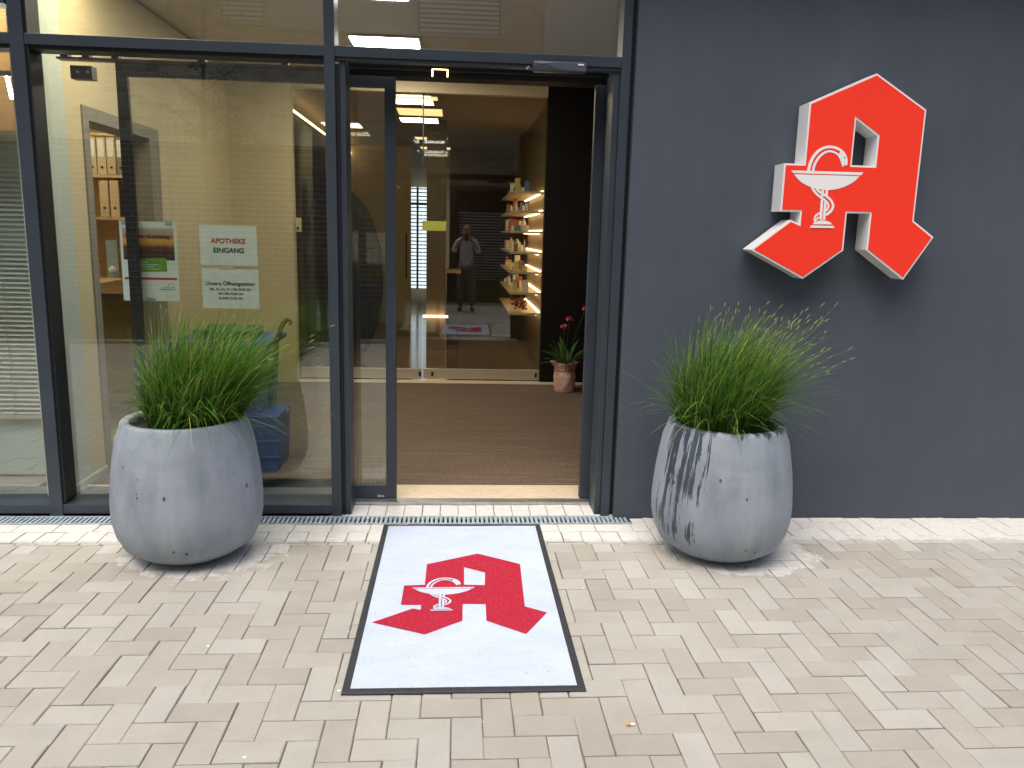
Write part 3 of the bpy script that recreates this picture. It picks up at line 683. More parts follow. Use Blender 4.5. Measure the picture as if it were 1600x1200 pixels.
# blue wheeled bin with green crate, umbrella, small round table
t = empty('blue_bin', (-1.4,1.0,0), 'blue plastic wheeled bin standing behind the left window', 'bin')
def taper(a, b, z0, z1, k):
    (x0,y0),(x1,y1) = a, b; cx, cy = (x0+x1)/2, (y0+y1)/2
    P = [(x0,y0),(x1,y0),(x1,y1),(x0,y1)]; s = MB()
    lo = [(cx+(x-cx)*k, cy+(y-cy)*k, z0) for x, y in P]; hi = [(x, y, z1) for x, y in P]
    s.face(lo[::-1]); s.face(hi)
    for i in range(4): j = (i+1)%4; s.face([lo[i],lo[j],hi[j],hi[i]])
    return s
s = taper((-1.66,.82),(-1.17,1.30), .03, .76, .82); s.build('bin_body', M['blue'], t, bevel=.02)
s = MB(); s.box((-1.70,.78,.765),(-1.13,1.34,.80)); s.box((-1.70,.775,.74),(-1.13,.80,.763)); s.build('bin_lid', M['blue'], t, bevel=.012)
for x in (-1.62,-1.24): MB().tube([(x-.02,1.31,.07),(x+.02,1.31,.07)], .07, 16).build('wheel', M['black'], t)
t = empty('blue_crate', (-1.12,.95,0), 'low blue ribbed crate beside the bin, right of the left planter', 'crate')
s = taper((-1.33,.74),(-1.07,1.1), .012, .36, .90); s.build('crate_body', M['blue'], t, bevel=.01)
s = MB()
for z in (.10,.20,.29,.345): s.box((-1.335,.732,z),(-1.062,.738,z+.016))
s.build('rib', M['blue'], t, bevel=.003)
o = taper((-1.58,.86),(-1.24,1.2), .802, .86, .95).build('green_crate', M['greenp'], bevel=.008); tag(o, 'flat dark green crate lying on the blue bin lid', 'crate')
t = empty('umbrella', (-1.1,.9,.4), 'umbrella with a brown wooden crook handle leaning beside the blue bin', 'umbrella')
A = [ay(x,y,.9) for x, y in ((424,566),(426,545),(434,528),(438,515),(443,505),(449,499),(453,502),(453,508))]
MB().tube(A, [.024,.021,.017,.015,.014,.014,.013,.010], 10).build('handle', M['brownwood'], t, smooth=True)
MB().tube([(-1.155,.92,.38), A[0]], [.012,.022], 10).build('folded_canopy', mat('dark_umbrella_cloth', (.02,.02,.03), .8), t)
t = empty('round_table', (-1.10,1.02,0), 'small round cream table right of the blue bin', 'table')
c0 = ay(430,638,1.02)
MB().lathe([(0,-.02),(.07,-.02),(.075,-.01),(.07,0),(0,0)], (c0.x+.01,1.02,c0.z), 24).build('table_top', M['beige'], t); MB().tube([(c0.x+.01,1.02,.02),(c0.x+.01,1.02,c0.z-.02)], .014, 8).build('leg', M['steel'], t)

# potted red flower in pink wrap
GP = t = empty('gift_plant', (1.0,3.5,0), 'red flowering plant in pink paper wrap on the carpet by the dark wall', 'potted plant')
m = M['pink'] = mat('pink_wrapping_paper', (.62,.36,.30), .6); n = N(m); n.base(n.ramp(n.noise(n.coord('Object'), 25, 4, .7), [(.35,(.62,.28,.24)),(.6,(.85,.58,.50))])); n.bump(n.noise(n.coord('Object'), 40, 4), .5, .004)
wr = random.Random(4)
MB().lathe([(0,.0),(.078,.0),(.082,.03),(.088,.12),(.078,.17),(.082,.19),(.11,.235),(.095,.235),(.07,.19),(.0,.18)], (1.0,3.5,.012), 26, lambda w, z: .05*math.sin(7*w+z*30)+(.10*math.sin(3*w) if z > .2 else 0)).build('paper_wrap', M['pink'], t)
MB().tube([(1.0+.083*math.cos(a), 3.5+.083*math.sin(a), .182) for a in np.linspace(0,6.28,20)], .004, 5).build('ribbon', mat('red_ribbon', (.55,.04,.04), .4), t)
lv = MB(); gr_ = random.Random(9)
for k in range(26):
    a = gr_.uniform(0,6.283); L = gr_.uniform(.24,.40); out = gr_.uniform(.10,.27); g_ = gr_.uniform(.8,1.2); lv.col = (.07*g_,.16*g_,.04*g_)
    pr = None
    for j in range(7):
        u = j/6; c = Vector((1.0+math.cos(a)*(.02+out*u**1.5), 3.5+math.sin(a)*(.02+out*u**1.5), .17+L*u-.12*u*u*out*6)); w = .016*math.sin(math.pi*min(1,.15+u*.85))+.001
        sd_ = Vector((-math.sin(a), math.cos(a), 0))*w
        if pr: lv.face([pr[0], pr[1], c+sd_, c-sd_])
        pr = (c-sd_, c+sd_)
lv.build('foliage', M['leaf'], t)
for (px, py) in ((903,501),(882,515),(874,525)):
    c = ay(px, py, 3.45); st_ = MB().tube([(1.0,3.5,.18), ((1.0+c.x)/2,3.49,(c.z+.22)/2), tuple(c)], .004, 5).build('stem', M['greenp'], t)
    f = MB()
    for k in range(14):
        q = Vector((gr_.uniform(-1,1),gr_.uniform(-1,1),gr_.uniform(-.3,1))).normalized()*.030; s_ = q.orthogonal().normalized()*.013
        f.face([c, c+q*.6+s_, c+q*1.1, c+q*.6-s_])
    f.build('flower', mat('coral_petal', (.55,.08,.09), .6), t)

GP.location = (1.03,3.42,0); GP.scale = (1.18,1.18,1.18)
# ================================================================ DOOR SENSOR, SIGN
t = empty('door_sensor', (.47,-.03,2.26), 'dark rounded radar sensor on the frame above the sliding door', 'sensor')
a, b = ay(833,94,-.05), ay(917,112,-.05)
s = MB(); prof = [(a.x,0),(a.x+.045,.010),(a.x+.09,.004),(b.x-.01,0),(b.x,0)]
zt, zb = a.z, b.z-.012
s.box((a.x,-.055,zb+.006),(b.x,.002,zt)); s.build('sensor_housing', mat('anthracite_plastic', (.045,.052,.07), .35), t, bevel=.012)
f = MB(); k = 16; top, bot = [], []
for i in range(k+1):
    u = i/k; x = a.x+.004+(b.x-a.x-.008)*u; sag = .022*math.exp(-((u-.18)/.14)**2)
    top.append((x,-.0575,zt-.006-sag*.4)); bot.append((x,-.0575,zb+.022+(.020*math.exp(-((u-.2)/.16)**2)) - .010*u))
f.face(top[::-1]+bot); f.build('sensor_front', mat('grey_blue_plastic', (.075,.085,.11), .3), t)
c = ay(908,101,-.062); MB().box((c.x-.014,-.0605,c.z-.003),(c.x+.014,-.0585,c.z+.003)).build('status_plate', M['paper'], t)
c = ay(825,105,-.02); MB().tube([(c.x-.006,-.006,c.z-.004),(c.x+.006,-.02,c.z+.004)], .005, 8).build('cable_clip', M['steel'], t)

SG = lambda pts: [(1140+u/3.3333, 90+v/3.3333) for u, v in pts]
OUT = SG([(768,82),(1023,272),(960,850),(1062,935),(903,1157),(712,1003),(730,812),(610,808),(592,1005),(380,1152),(110,1000),(318,845),(362,865),(367,802),(265,800),(283,552),(390,552),(415,235)])
HOLE = SG([(660,320),(770,408),(757,565),(635,560)])
YF = -.150
def plane(pts, Y): return [(ay(x,y,Y).x, ay(x,y,Y).z) for x, y in pts]
def inset(poly, d):       # offset a closed polygon inwards (sign of d follows its winding)
    n_ = len(poly); A = sum(poly[i][0]*poly[(i+1)%n_][1]-poly[(i+1)%n_][0]*poly[i][1] for i in range(n_)); sg = 1 if A > 0 else -1
    res = []
    for i in range(n_):
        p0, p1, p2 = Vector(poly[i-1]), Vector(poly[i]), Vector(poly[(i+1)%n_])
        e1, e2 = (p1-p0).normalized(), (p2-p1).normalized(); n1, n2 = Vector((-e1.y,e1.x))*sg, Vector((-e2.y,e2.x))*sg
        b = (n1+n2); q = p1 + b*(d/max(.35,(1+n1.dot(n2)))); res.append((q.x,q.y))
    return res
T = empty('pharmacy_sign', (1.9,0,1.4), 'large red gothic letter A sign with white sides and a snake and bowl emblem', 'sign')
o_ = plane(OUT, YF); h_ = plane(HOLE, YF)
# tidy the outline: keep the sides that are upright really upright
def avgx(ids, L):
    m_ = sum(L[i][0] for i in ids)/len(ids)
    for i in ids: L[i] = (m_, L[i][1])
avgx((1,2), o_); avgx((5,6), o_); avgx((7,8), o_); avgx((14,15), o_); avgx((16,17), o_); avgx((12,13), o_)
avgx((0,3), h_); avgx((1,2), h_)
for ids in ((6,7),(13,14),(15,16)):
    m_ = sum(o_[i][1] for i in ids)/2
    for i in ids: o_[i] = (o_[i][0], m_)
MB().prism(o_, YF, -.035, [h_]).build('letter_case', M['sign_white'], T, recalc=True)
oi = inset(o_, .0085); hi_ = inset(h_, -.0085)
MB().prism(oi, YF-.003, YF-.0005, [hi_]).build('letter_face', M['red'], T, recalc=True)
st_ = MB()
for p in [(ay(a,b,-.03).x, ay(a,b,-.03).z) for a, b in ((1290,200),(1410,230),(1235,395),(1408,385))]: st_.tube([(p[0],-.036,p[1]),(p[0],-.019,p[1])], .012, 8)
st_.build('stand_off', M['steel'], T)
# emblem: snake and bowl, described in photograph units of the sign face
EM = lambda pts: [(1220+u/7.057, 200+v/7.057) for u, v in pts]
def smooth_path(pts, k=8):
    P = [Vector(p) for p in pts]; out = []
    for i in range(len(P)-1):
        p0, p1, p2, p3 = P[max(i-1,0)], P[i], P[i+1], P[min(i+2,len(P)-1)]
        for j in range(k):
            t_ = j/k; out.append(.5*((2*p1)+(-p0+p2)*t_+(2*p0-5*p1+4*p2-p3)*t_*t_+(-p0+3*p1-3*p2+p3)*t_**3))
    out.append(P[-1]); return out
def band(pts, w):
    P = smooth_path(pts); W_ = w if isinstance(w, (list, tuple)) else [w, w]; L, Rr = [], []
    for i, p in enumerate(P):
        t_ = (P[min(i+1,len(P)-1)]-P[max(i-1,0)]).normalized(); nn = Vector((-t_.y,t_.x)); u = i/(len(P)-1); ww = W_[0]*(1-u)+W_[1]*u
        L.append(tuple(p+nn*ww/2)); Rr.append(tuple(p-nn*ww/2))
    return [L[i:i+2]+Rr[i:i+2][::-1] for i in range(len(L)-1)]
EMB = []; EG = []
class _E(list):
    g = 0
    def append(s, q): s.g += 1; EG.append(s.g); list.append(s, q)
    def __iadd__(s, qs):
        s.g += 1
        for q in qs: EG.append(s.g); list.append(s, q)
        return s
EMB = _E()
EMB.append([(115,467),(910,490),(888,521),(138,497)])
bowl = [(148,510),(868,531)]+[tuple(p) for p in smooth_path([(868,531),(815,585),(740,630),(650,665),(545,683),(430,676),(330,650),(240,605),(190,562),(148,510)],4)[1:-1]]
EMB.append(bowl)
EMB += band([(306,472),(322,400),(352,330),(400,268),(465,224),(540,208),(615,222),(672,256),(712,310),(724,370)], [34,26])
EMB += band([(355,474),(372,408),(405,345),(450,295),(500,264),(548,257),(600,272),(640,303),(664,350),(688,425)], [26,20])
EMB.append([(655,262),(690,280),(722,322),(736,370),(735,405),(716,418),(704,398),(690,428),(672,392),(664,350),(640,300)])
EMB += band([(463,684),(456,760)], 26); EMB += band([(508,682),(503,745)], 26)
EMB += band([(455,790),(447,900),(440,1012)], 26); EMB += band([(492,812),(485,900),(476,1012)], 26)
EMB += band([(388,668),(430,706),(490,745),(545,790),(575,850),(560,905),(500,962)], [24,26])
EMB += band([(342,655),(380,712),(430,758),(490,800),(522,842),(520,885),(492,915)], [26,22])
EMB += band([(432,938),(388,966),(372,1000),(370,1035)], [22,14]); EMB += band([(422,985),(395,1005),(374,1034)], [22,12])
EMB.append([(352,1062),(372,1040),(405,1025),(458,1017),(515,1026),(548,1043),(566,1064)])
EMB.append([(335,1074),(583,1080),(588,1104),(322,1100)])
e = MB()
for p, gi in zip(EMB, EG):
    q = plane(EM(p), YF-.0045)
    A_ = sum(q[i][0]*q[(i+1)%len(q)][1]-q[(i+1)%len(q)][0]*q[i][1] for i in range(len(q)))
    if A_ < 0: q = q[::-1]
    e.prism(q, YF-.0045-.00012*gi, YF-.0033)
EMO = e.build('snake_and_bowl', M['sign_white'], T, recalc=True)
MB().tube([(ay(*EM([(706,326)])[0],YF-.0075).x,YF-.0060,ay(*EM([(706,326)])[0],YF-.0075).z),(ay(*EM([(706,326)])[0],YF-.0075).x,YF-.0075,ay(*EM([(706,326)])[0],YF-.0075).z)], .0028, 8).build('snake_eye', M['ink'], T)
dark = MB(); 

# ================================================================ ENTRANCE MAT
T = empty('entrance_mat', (.03,-.9,0), 'white entrance mat with black rubber edge and a red letter A', 'mat')
mc = [az(x,y,.006) for x, y in ((603,820),(850,820),(907,1081),(527,1083))]
x0, x1 = (mc[0].x+mc[3].x)/2, (mc[1].x+mc[2].x)/2; y1, y0 = -.135, (mc[2].y+mc[3].y)/2
b = MB(); e_ = .027
def ringz(a, zz): return [(x0+a,y0+a,zz),(x1-a,y0+a,zz),(x1-a,y1-a,zz),(x0+a,y1-a,zz)]
rg = [ringz(0,.0015), ringz(.001,.0045), ringz(.006,.0070), ringz(e_,.0078), ringz(e_,.003)]
rg = [[(x+(0),y,z+.0015) for x,y,z in r_] for r_ in rg]
for i in range(4):
    for j in range(4): k = (j+1)%4; b.face([rg[i][j],rg[i][k],rg[i+1][k],rg[i+1][j]])
b.build('rubber_edge', M['rubber'], T)
nx, ny = 30, 56; b = MB(); V = []; hr = random.Random(8)
def mz(x, y): return .0080+.0007*math.sin(x*11+1)*math.sin(y*9)+.0004*math.sin(x*31)*math.sin(y*23)
b.v = [(x0+e_+(x1-x0-2*e_)*i/nx, y0+e_+(y1-y0-2*e_)*j/ny, mz(x0+e_+(x1-x0-2*e_)*i/nx, y0+e_+(y1-y0-2*e_)*j/ny)) for j in range(ny+1) for i in range(nx+1)]
for j in range(ny):
    for i in range(nx): k = j*(nx+1)+i; b.f.append((k,k+1,k+nx+2,k+nx+1)); b.m.append(0)
b.build('pile', M['mat_white'], T, smooth=True)
MG = [(905,260),(1170,325),(1200,590),(1338,628),(1208,762),(960,680),(955,575),(812,575),(810,680),(575,765),(245,690),(500,603),(550,612),(552,582),(425,580),(445,460),(575,455),(588,327)]
MH = [(820,345),(952,378),(950,457),(820,455)]
g2p = lambda pts: [(520+u/4, 800+v/4) for u, v in pts]
gp = [az(x,y,.009) for x, y in g2p(MG+MH)]
src = np.array([(x,z,1) for x, z in plane(OUT+HOLE, YF)]); dst = np.array([(p.x,p.y) for p in gp])
AF, *_ = np.linalg.lstsq(src, dst, rcond=None)
def to_mat(pts): return [tuple(np.array((x,z,1)) @ AF) for x, z in pts]
from mathutils.geometry import tessellate_polygon
def flat(loops, zz, mt, name, par):
    s = MB(); fl_ = [p for l in loops for p in l]; tr_ = tessellate_polygon([[Vector((x,y,0)) for x, y in l] for l in loops])
    s.v = [(x,y,zz) for x, y in fl_]
    for a, b_, c in tr_:
        ar = (fl_[b_][0]-fl_[a][0])*(fl_[c][1]-fl_[a][1])-(fl_[c][0]-fl_[a][0])*(fl_[b_][1]-fl_[a][1])
        s.f.append((a,b_,c) if ar > 0 else (a,c,b_)); s.m.append(0)
    return s, name, mt, par
mo = [(p.x,p.y) for p in gp[:len(MG)]]; mh = [(p.x,p.y) for p in gp[len(MG):]]
s, *_ = flat([mo, mh], .0096, None, None, None); s.build('red_letter', M['mat_red'], T)
s = MB()
for q, gi in zip(EMB, EG):
    q = to_mat(plane(EM(q), YF)); q = q if sum(q[i][0]*q[(i+1)%len(q)][1]-q[(i+1)%len(q)][0]*q[i][1] for i in range(len(q))) > 0 else q[::-1]
    s2, *_ = flat([q], .0102+.00008*gi, None, None, None); k = len(s.v); s.v += s2.v; s.f += [tuple(k+i for i in f) for f in s2.f]; s.m += s2.m
s.build('snake_and_bowl', M['mat_white'], T)

# cigarette end
c = az(985,1132,.005)
T = empty('cigarette_end', (c.x,c.y,.0), 'flattened cigarette end with orange filter lying on the pavers', 'litter')
MB().tube([(c.x-.012,c.y,.006),(c.x+.001,c.y-.001,.006)], .0042, 10).build('filter', M['orange'], T)
MB().tube([(c.x+.0015,c.y-.001,.006),(c.x+.014,c.y,.0055)], .0040, 10).build('paper_tube', mat('cigarette_paper', (.85,.85,.84), .7), T)

# ================================================================ PLANTERS AND GRASSES
def planter(cx, cyy, Rm, Rr, H, mt, label, seed):
    T = empty('planter', (cx,cyy,0), label, 'planter', 'round concrete planters beside the door')
    rr = random.Random(seed); ph = rr.uniform(0,6)
    P = [(0,.004),(Rr*.45,.004),(Rr*.62,.008),(Rr*.80,.028),(Rm*.86,.075),(Rm*.95,.135),(Rm*.995,.20),(Rm,.27),(Rm*.988,.34),(Rm*.962,.42),(Rm*.925,.50),(Rm*.885,.57),(Rr+.006,H-.03),(Rr+.001,H-.008),(Rr-.005,H-.001),(Rr-.012,H),(Rr-.030,H-.001),(Rr-.038,H-.006),(Rr-.041,H-.02),(Rr-.044,H-.12)]
    b = MB().lathe([(r, z) for r, z in P], (0,0,0), 96, lambda w, z: .004*math.sin(2*w+ph)+.002*math.sin(5*w+ph*2))
    o = b.build('pot', mt, None, smooth=True); o.location = (cx,cyy,0); o.parent = T; o.matrix_parent_inverse = T.matrix_world.inverted()
    MB().lathe([(0,H-.03),(Rr*.5,H-.035),(Rr-.043,H-.045)], (cx,cyy,0), 40).build('soil', M['soil'], T)
    return T
planter(-1.205,-.475,.322,.262,.640, M['potL'], 'blue grey concrete planter left of the door with a few dark specks', 1)
planter(1.262,-.470,.325,.265,.640, M['potR'], 'blue grey concrete planter right of the door with dark wet streaks', 2)

def grass(cx, cyy, r0, zb, nb, label, seed, lean, hmax):
    rr = random.Random(seed); T = empty('ornamental_grass', (cx,cyy,zb), label, 'plant', 'grasses in the planters')
    b = MB(); sd2 = MB()
    def blade(c, a, L, out, w, col, seg=7, droop=.25, lx=0):
        pr = None; pts = []
        for j in range(seg+1):
            u = j/seg
            hx = out*(u**1.6); z = L*(u-droop*out/L*u**3)
            x = c[0]+math.cos(a)*hx+lx*u**1.7; y = c[1]+math.sin(a)*hx
            p = Vector((x, y, zb+z)); pts.append(p)
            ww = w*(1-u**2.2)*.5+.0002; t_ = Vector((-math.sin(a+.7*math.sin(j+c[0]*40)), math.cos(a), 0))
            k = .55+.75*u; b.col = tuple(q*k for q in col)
            if pr: b.face([pr[0], pr[1], p+t_*ww, p-t_*ww])
            pr = (p-t_*ww, p+t_*ww)
        return pts
    for i in range(nb):
        q = r0*math.sqrt(rr.random()); th = rr.uniform(0,6.283); c = (cx+q*math.cos(th), cyy+q*math.sin(th)*.9)
        a = th+rr.gauss(0,.7); edge = q/r0
        L = rr.uniform(.40,1.08)*hmax*(1-.25*edge*rr.random()); out = abs(rr.gauss(.02,.07))+edge*rr.uniform(.0,.17)
        if rr.random() < .14: out += rr.uniform(.08,.24); L *= .8
        g = rr.uniform(.5,1.6); col = (.078*g+.03*rr.random(), .205*g, .020*g) if rr.random() > .09 else (.26*g,.27*g,.075*g)
        if rr.random() < .25: col = (.028*g,.098*g,.013*g)
        blade(c, a, L, out, rr.uniform(.0026,.0064), col, droop=rr.uniform(.1,.9), lx=lean*rr.choice((.2,.5,.8,1.0,1.7))*rr.uniform(.4,1.0)*L/hmax)
    for i in range(int(nb*.05)):      # flowering stems with small seed spikes
        q = r0*math.sqrt(rr.random()); th = rr.uniform(0,6.283); c = (cx+q*math.cos(th), cyy+q*math.sin(th)*.9); a = rr.gauss(0 if rr.random() < .75 else math.pi, .7)
        L = hmax*rr.uniform(.60,1.06); pts = blade(c, a, L, rr.uniform(.02,.15), .0022, (.24,.28,.09), 8, rr.uniform(.1,.7), lean*rr.uniform(.1,1.5))
        for k in (1, 2, 3)[:rr.choice((1,2,3))]:
            p, q2 = pts[-k], pts[-k-1]; d = (p-q2).normalized(); s0 = p-d*.005*k; L2 = rr.uniform(.018,.032); off = Vector((rr.uniform(-.3,.3),rr.uniform(-.3,.3),0)); e2 = s0+(d+off).normalized()*L2
            sd2.tube([s0, (s0+e2)/2, e2], [.0008,rr.uniform(.0015,.0024),.0005], 5, False)
    for i in range(210):             # long blades arching out to the right
        q = r0*(.4+.6*rr.random()); th = rr.gauss(0,.9); c = (cx+q*math.cos(th), cyy+q*math.sin(th)*.9); g = rr.uniform(.6,1.5)
        blade(c, rr.gauss(0,.55), rr.uniform(.26,.46), rr.uniform(.12,.34), .0036, (.085*g,.20*g,.022*g), 9, rr.uniform(.15,.55), lean*.4)
    for i in range(70):              # arching outer blades that hang over the rim
        th = rr.uniform(0,6.283); c = (cx+r0*math.cos(th), cyy+r0*math.sin(th)*.9)
        blade(c, th, rr.uniform(.12,.30), rr.uniform(.08,.26), .003, (.06,.14,.018) if rr.random() > .2 else (.28,.26,.10), 8, rr.uniform(.5,1.1), lean*.2)
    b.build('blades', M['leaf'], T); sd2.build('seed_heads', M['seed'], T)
grass(-1.165,-.45,.20,.605,2100, 'tuft of green grass with yellow seed heads spilling from the left planter', 21, .20, .54)
grass(1.235,-.44,.20,.605,2100, 'tuft of green grass with yellow seed heads spilling from the right planter', 33, .22, .56)

# ================================================================ OPPOSITE SIDE (seen as reflections)
YO = -10.5
kb = box('kerb_strip', (-20,-6.08,-.04), (20,-6.0,.05), mat('kerb_concrete', (.45,.42,.38), .85)); tag(kb, kind='structure')
far = box('side_paving', (7.5,-6.0,-.049), (20,.2,-.004), M['paver']); tag(far, kind='structure')
far = box('side_paving', (-20,-6.0,-.049), (-7.5,.2,-.004), M['paver']); tag(far, kind='structure')
sl_ = box('planting_soil', (-20,YO,-.05), (20,-6.08,.02), M['soil']); tag(sl_, kind='structure')
g = MB(); rr = random.Random(6)
for i in range(9000):
    x, y = rr.uniform(-10,10), -6.15-rr.random()**1.5*2.5; L = rr.uniform(.2,.5); a = rr.uniform(0,6.28); o2 = rr.uniform(.02,.2); w = .008
    q = rr.uniform(.6,1.3); g.col = (.09*q,.13*q,.03*q) if rr.random() > .2 else (.24*q,.16*q,.07*q)
    t_ = Vector((-math.sin(a),math.cos(a),0))*w; p0 = Vector((x,y,.02)); p1 = Vector((x+math.cos(a)*o2*.3,y+math.sin(a)*o2*.3,.02+L*.6)); p2 = Vector((x+math.cos(a)*o2,y+math.sin(a)*o2,.02+L))
    g.face([p0-t_,p0+t_,p1+t_*.8,p1-t_*.8]); g.face([p1-t_*.8,p1+t_*.8,p2])
o = g.build('planting_strip', M['leaf']); tag(o, 'strip of low ornamental grasses across the street, mirrored in the glass', 'planting', kind='stuff')
A_ = empty('brick_building', (0,YO,0), 'brick building across the street with dark base and pale upper floors, mirrored in the glass', 'building')
MB().box((-16,YO-6,0),(16,YO,2.9)).build('base_wall', M['brick_dark'], A_)
MB().box((-16,YO-6,2.9),(16,YO-.02,10.5)).build('upper_wall', M['brick_light'], A_)
MB().box((1.46,YO-.5,4.58),(3.5,YO+.02,10.4)).build('plaster_bay', M['plaster'], A_)
MB().box((-3.25,YO-.5,4.80),(-.80,YO+.01,10.4)).build('plaster_bay', M['grey_plaster'], A_)
def owin(x0, x1, z0, z1, y, low):
    f = MB(); e = .06; f.box((x0,y,z0),(x0+e,y+.06,z1)); f.box((x1-e,y,z0),(x1,y+.06,z1)); f.box((x0+e,y,z1-e),(x1-e,y+.06,z1)); f.box((x0+e,y,z0),(x1-e,y+.06,z0+e))
    F_ = f.build('window', M['frame'] if low else M['white_paint'], A_)
    MB().box((x0+e,y+.002,z0+e),(x1-e,y+.014,z1-e)).build('pane', M['dark_glass'], F_)
    s = MB(); z = z0+e+.02; zt = z1-e-.05 if not low else z0+(z1-z0)*.75
    while z < zt: s.box((x0+e+.02,y+.018,z),(x1-e-.02,y+.026,z+(.034 if low else .052))); z += .078
    s.build('blind', M['blind_white'], F_)
owin(-.78,.75,4.78,6.6,YO+.012,False); owin(-4.1,-3.26,4.85,6.5,YO-.018,False); owin(-8.6,-6.9,4.7,6.4,YO-.018,False)
owin(-.35,1.35,.28,2.8,YO+.001,True); owin(-8.4,-7.1,.1,2.3,YO+.001,True); owin(5.4,6.8,.28,2.8,YO+.001,True)
owin(5.0,6.5,4.78,6.6,YO-.018,False)
# slim street tree
T = empty('young_tree', (-3.75,-8.4,0), 'slim young tree across the street, mirrored in the upper window', 'tree')
tr_ = MB(); tr_.tube([(-3.75,-8.4,0),(-3.72,-8.4,1.5),(-3.78,-8.38,3),(-3.7,-8.4,4.6),(-3.72,-8.4,5.8)], [.05,.042,.034,.022,.008], 8)
rr = random.Random(12); lf = MB()
for k in range(46):
    z = rr.uniform(2.4,5.7); a = rr.uniform(0,6.28); L = rr.uniform(.3,.8)*(1-(z-3.6)**2/9); p0 = Vector((-3.74,-8.4,z)); p1 = p0+Vector((math.cos(a)*L,math.sin(a)*L,L*.7))
    tr_.tube([p0,(p0+p1)/2+Vector((0,0,.03)),p1], [.010,.006,.002], 5)
    for j in range(55):
        u = rr.uniform(.25,1.08); c = p0.lerp(p1,u)+Vector((rr.gauss(0,.06),rr.gauss(0,.06),rr.gauss(0,.06))); q = Vector((rr.uniform(-1,1),rr.uniform(-1,1),rr.uniform(-1,.4))).normalized()*.03; s_ = q.orthogonal().normalized()*.013
        gg = rr.uniform(.6,1.3); lf.col = (.17*gg,.18*gg,.03*gg); lf.face([c,c+q+s_,c+q*2,c+q-s_])
tr_.build('trunk', mat('bark', (.12,.09,.06), .9), T); lf.build('crown', M['leaf'], T)

# ================================================================ PHOTOGRAPHER (mirrored in the inner door)
def skin(name, verts, edges, mt, parent, root=0, sub=2):
    me = bpy.data.meshes.new(name); me.from_pydata([v[:3] for v in verts], edges, []); me.materials.append(mt)
    o = bpy.data.objects.new(name, me); COL.objects.link(o)
    md = o.modifiers.new('skin', 'SKIN')
    if not me.skin_vertices: me.attributes.new if False else None
    bm = bmesh.new(); bm.from_mesh(me); ly = bm.verts.layers.skin.verify()
    for i, v in enumerate(bm.verts):
        r_ = verts[i][3]; v[ly].radius = (r_, r_) if not isinstance(r_, tuple) else r_; v[ly].use_root = (i == root)
    bm.to_mesh(me); bm.free()
    md.use_smooth_shade = True; s = o.modifiers.new('sub', 'SUBSURF'); s.levels = sub; s.render_levels = sub
    if parent: o.parent = parent; o.matrix_parent_inverse = parent.matrix_world.inverted()
    return o
skinm = mat('skin', (.62,.38,.29), .5)
px, py = 0.0, -4.42
def chain(V_, E_, base, pts):
    p = base
    for q in pts: V_.append(q); E_.append((p, len(V_)-1)); p = len(V_)-1
    return p
V_, E_ = [(px,py,.94,.13)], []
c1 = chain(V_, E_, 0, [(px,py,1.12,.115),(px,py,1.30,.125),(px,py+.01,1.40,.09)])
nk = chain(V_, E_, c1, [(px,py+.02,1.48,.052),(px,py+.03,1.54,.06)])
hd = chain(V_, E_, nk, [(px,py+.045,1.60,.082),(px,py+.04,1.67,.085),(px,py+.03,1.72,.055)])
chain(V_, E_, nk+1, [(px,py+.135,1.595,.014)])
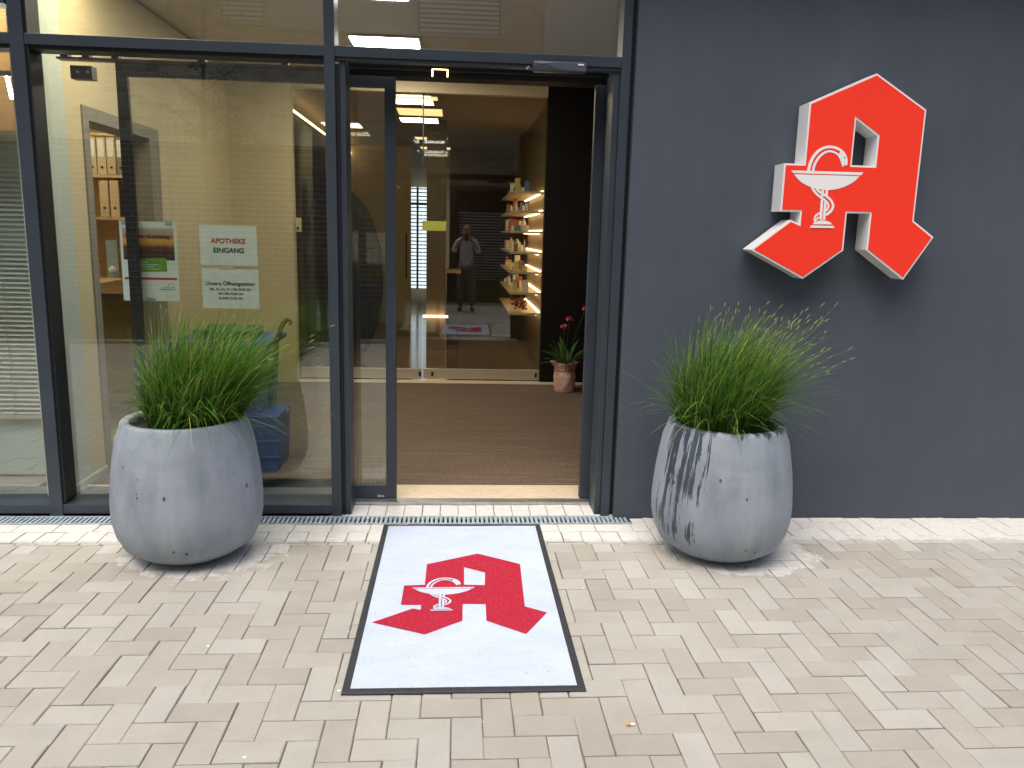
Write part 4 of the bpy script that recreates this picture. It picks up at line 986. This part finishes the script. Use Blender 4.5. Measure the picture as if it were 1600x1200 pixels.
for s_ in (-1, 1):
    chain(V_, E_, nk+1, [(px+s_*.088,py+.035,1.605,.014)])
    hnd = chain(V_, E_, c1, [(px+s_*.17,py,1.40,.055),(px+s_*.25,py+.05,1.20,.044),(px+s_*.19,py+.22,1.30,.036),(px+s_*.10,py+.315,1.43,.026),(px+s_*.085,py+.325,1.455,.028)])
    for k in range(4): chain(V_, E_, hnd, [(px+s_*(.075-.012*0),py+.335,1.43+.016*k,.0088),(px+s_*.055,py+.320,1.432+.016*k,.008),(px+s_*(.038-.003*k),py+.314,1.434+.015*k,.0072)])
    chain(V_, E_, hnd, [(px+s_*.075,py+.305,1.43,.0095),(px+s_*.052,py+.300,1.445,.0085)])
    chain(V_, E_, 0, [(px+s_*.10,py,.86,.095),(px+s_*.115,py+.01,.50,.058),(px+s_*.12,py-.01,.12,.040),(px+s_*.12,py,.05,.038),(px+s_*.135,py+.12,.035,.034)])
PERS = skin('person', V_, E_, skinm, None); tag(PERS, 'person in white shirt and grey trousers holding up a phone, mirrored in the inner glass', 'person')
sv = [(px,py,.86,.158),(px,py,1.12,.142),(px,py,1.30,.145),(px,py+.005,1.41,.10)]; se = [(0,1),(1,2),(2,3)]
for s_ in (-1,1): chain(sv, se, 3, [(px+s_*.175,py,1.40,.070),(px+s_*.25,py+.05,1.20,.058),(px+s_*.205,py+.18,1.27,.046)])
skin('shirt', sv, se, mat('white_shirt', (.86,.87,.90), .8), PERS)
tv = [(px,py,.95,.142)]; te = []
for s_ in (-1,1): chain(tv, te, 0, [(px+s_*.10,py,.84,.108),(px+s_*.115,py+.01,.50,.078),(px+s_*.12,py-.01,.10,.062)])
skin('trousers', tv, te, mat('grey_trousers', (.16,.16,.17), .85), PERS)
skin('hair', [(px,py+.01,1.70,.088),(px,py-.03,1.66,.080),(px,py-.035,1.58,.06)], [(0,1),(1,2)], mat('brown_hair', (.07,.04,.025), .7), PERS)
for s_ in (-1,1): skin('shoe', [(px+s_*.12,py-.03,.045,.044),(px+s_*.13,py+.08,.04,.042),(px+s_*.138,py+.16,.035,.034)], [(0,1),(1,2)], mat('dark_shoe', (.03,.025,.02), .5), PERS)
for s_ in (-1,1): MB().tube([(px+s_*.03,py+.122,1.628),(px+s_*.03,py+.128,1.628)], .010, 8).build('eye', M['ink'], PERS)
MB().tube([(px-.02,py+.124,1.56),(px+.02,py+.124,1.56)], .005, 6).build('mouth', mat('lips', (.4,.12,.1), .5), PERS)
T = MB().box((px-.036,-4.115,1.405),(px+.036,-4.105,1.55)).build('phone', M['black'], bevel=.003); tag(T, 'black phone held up by the photographer', 'phone')
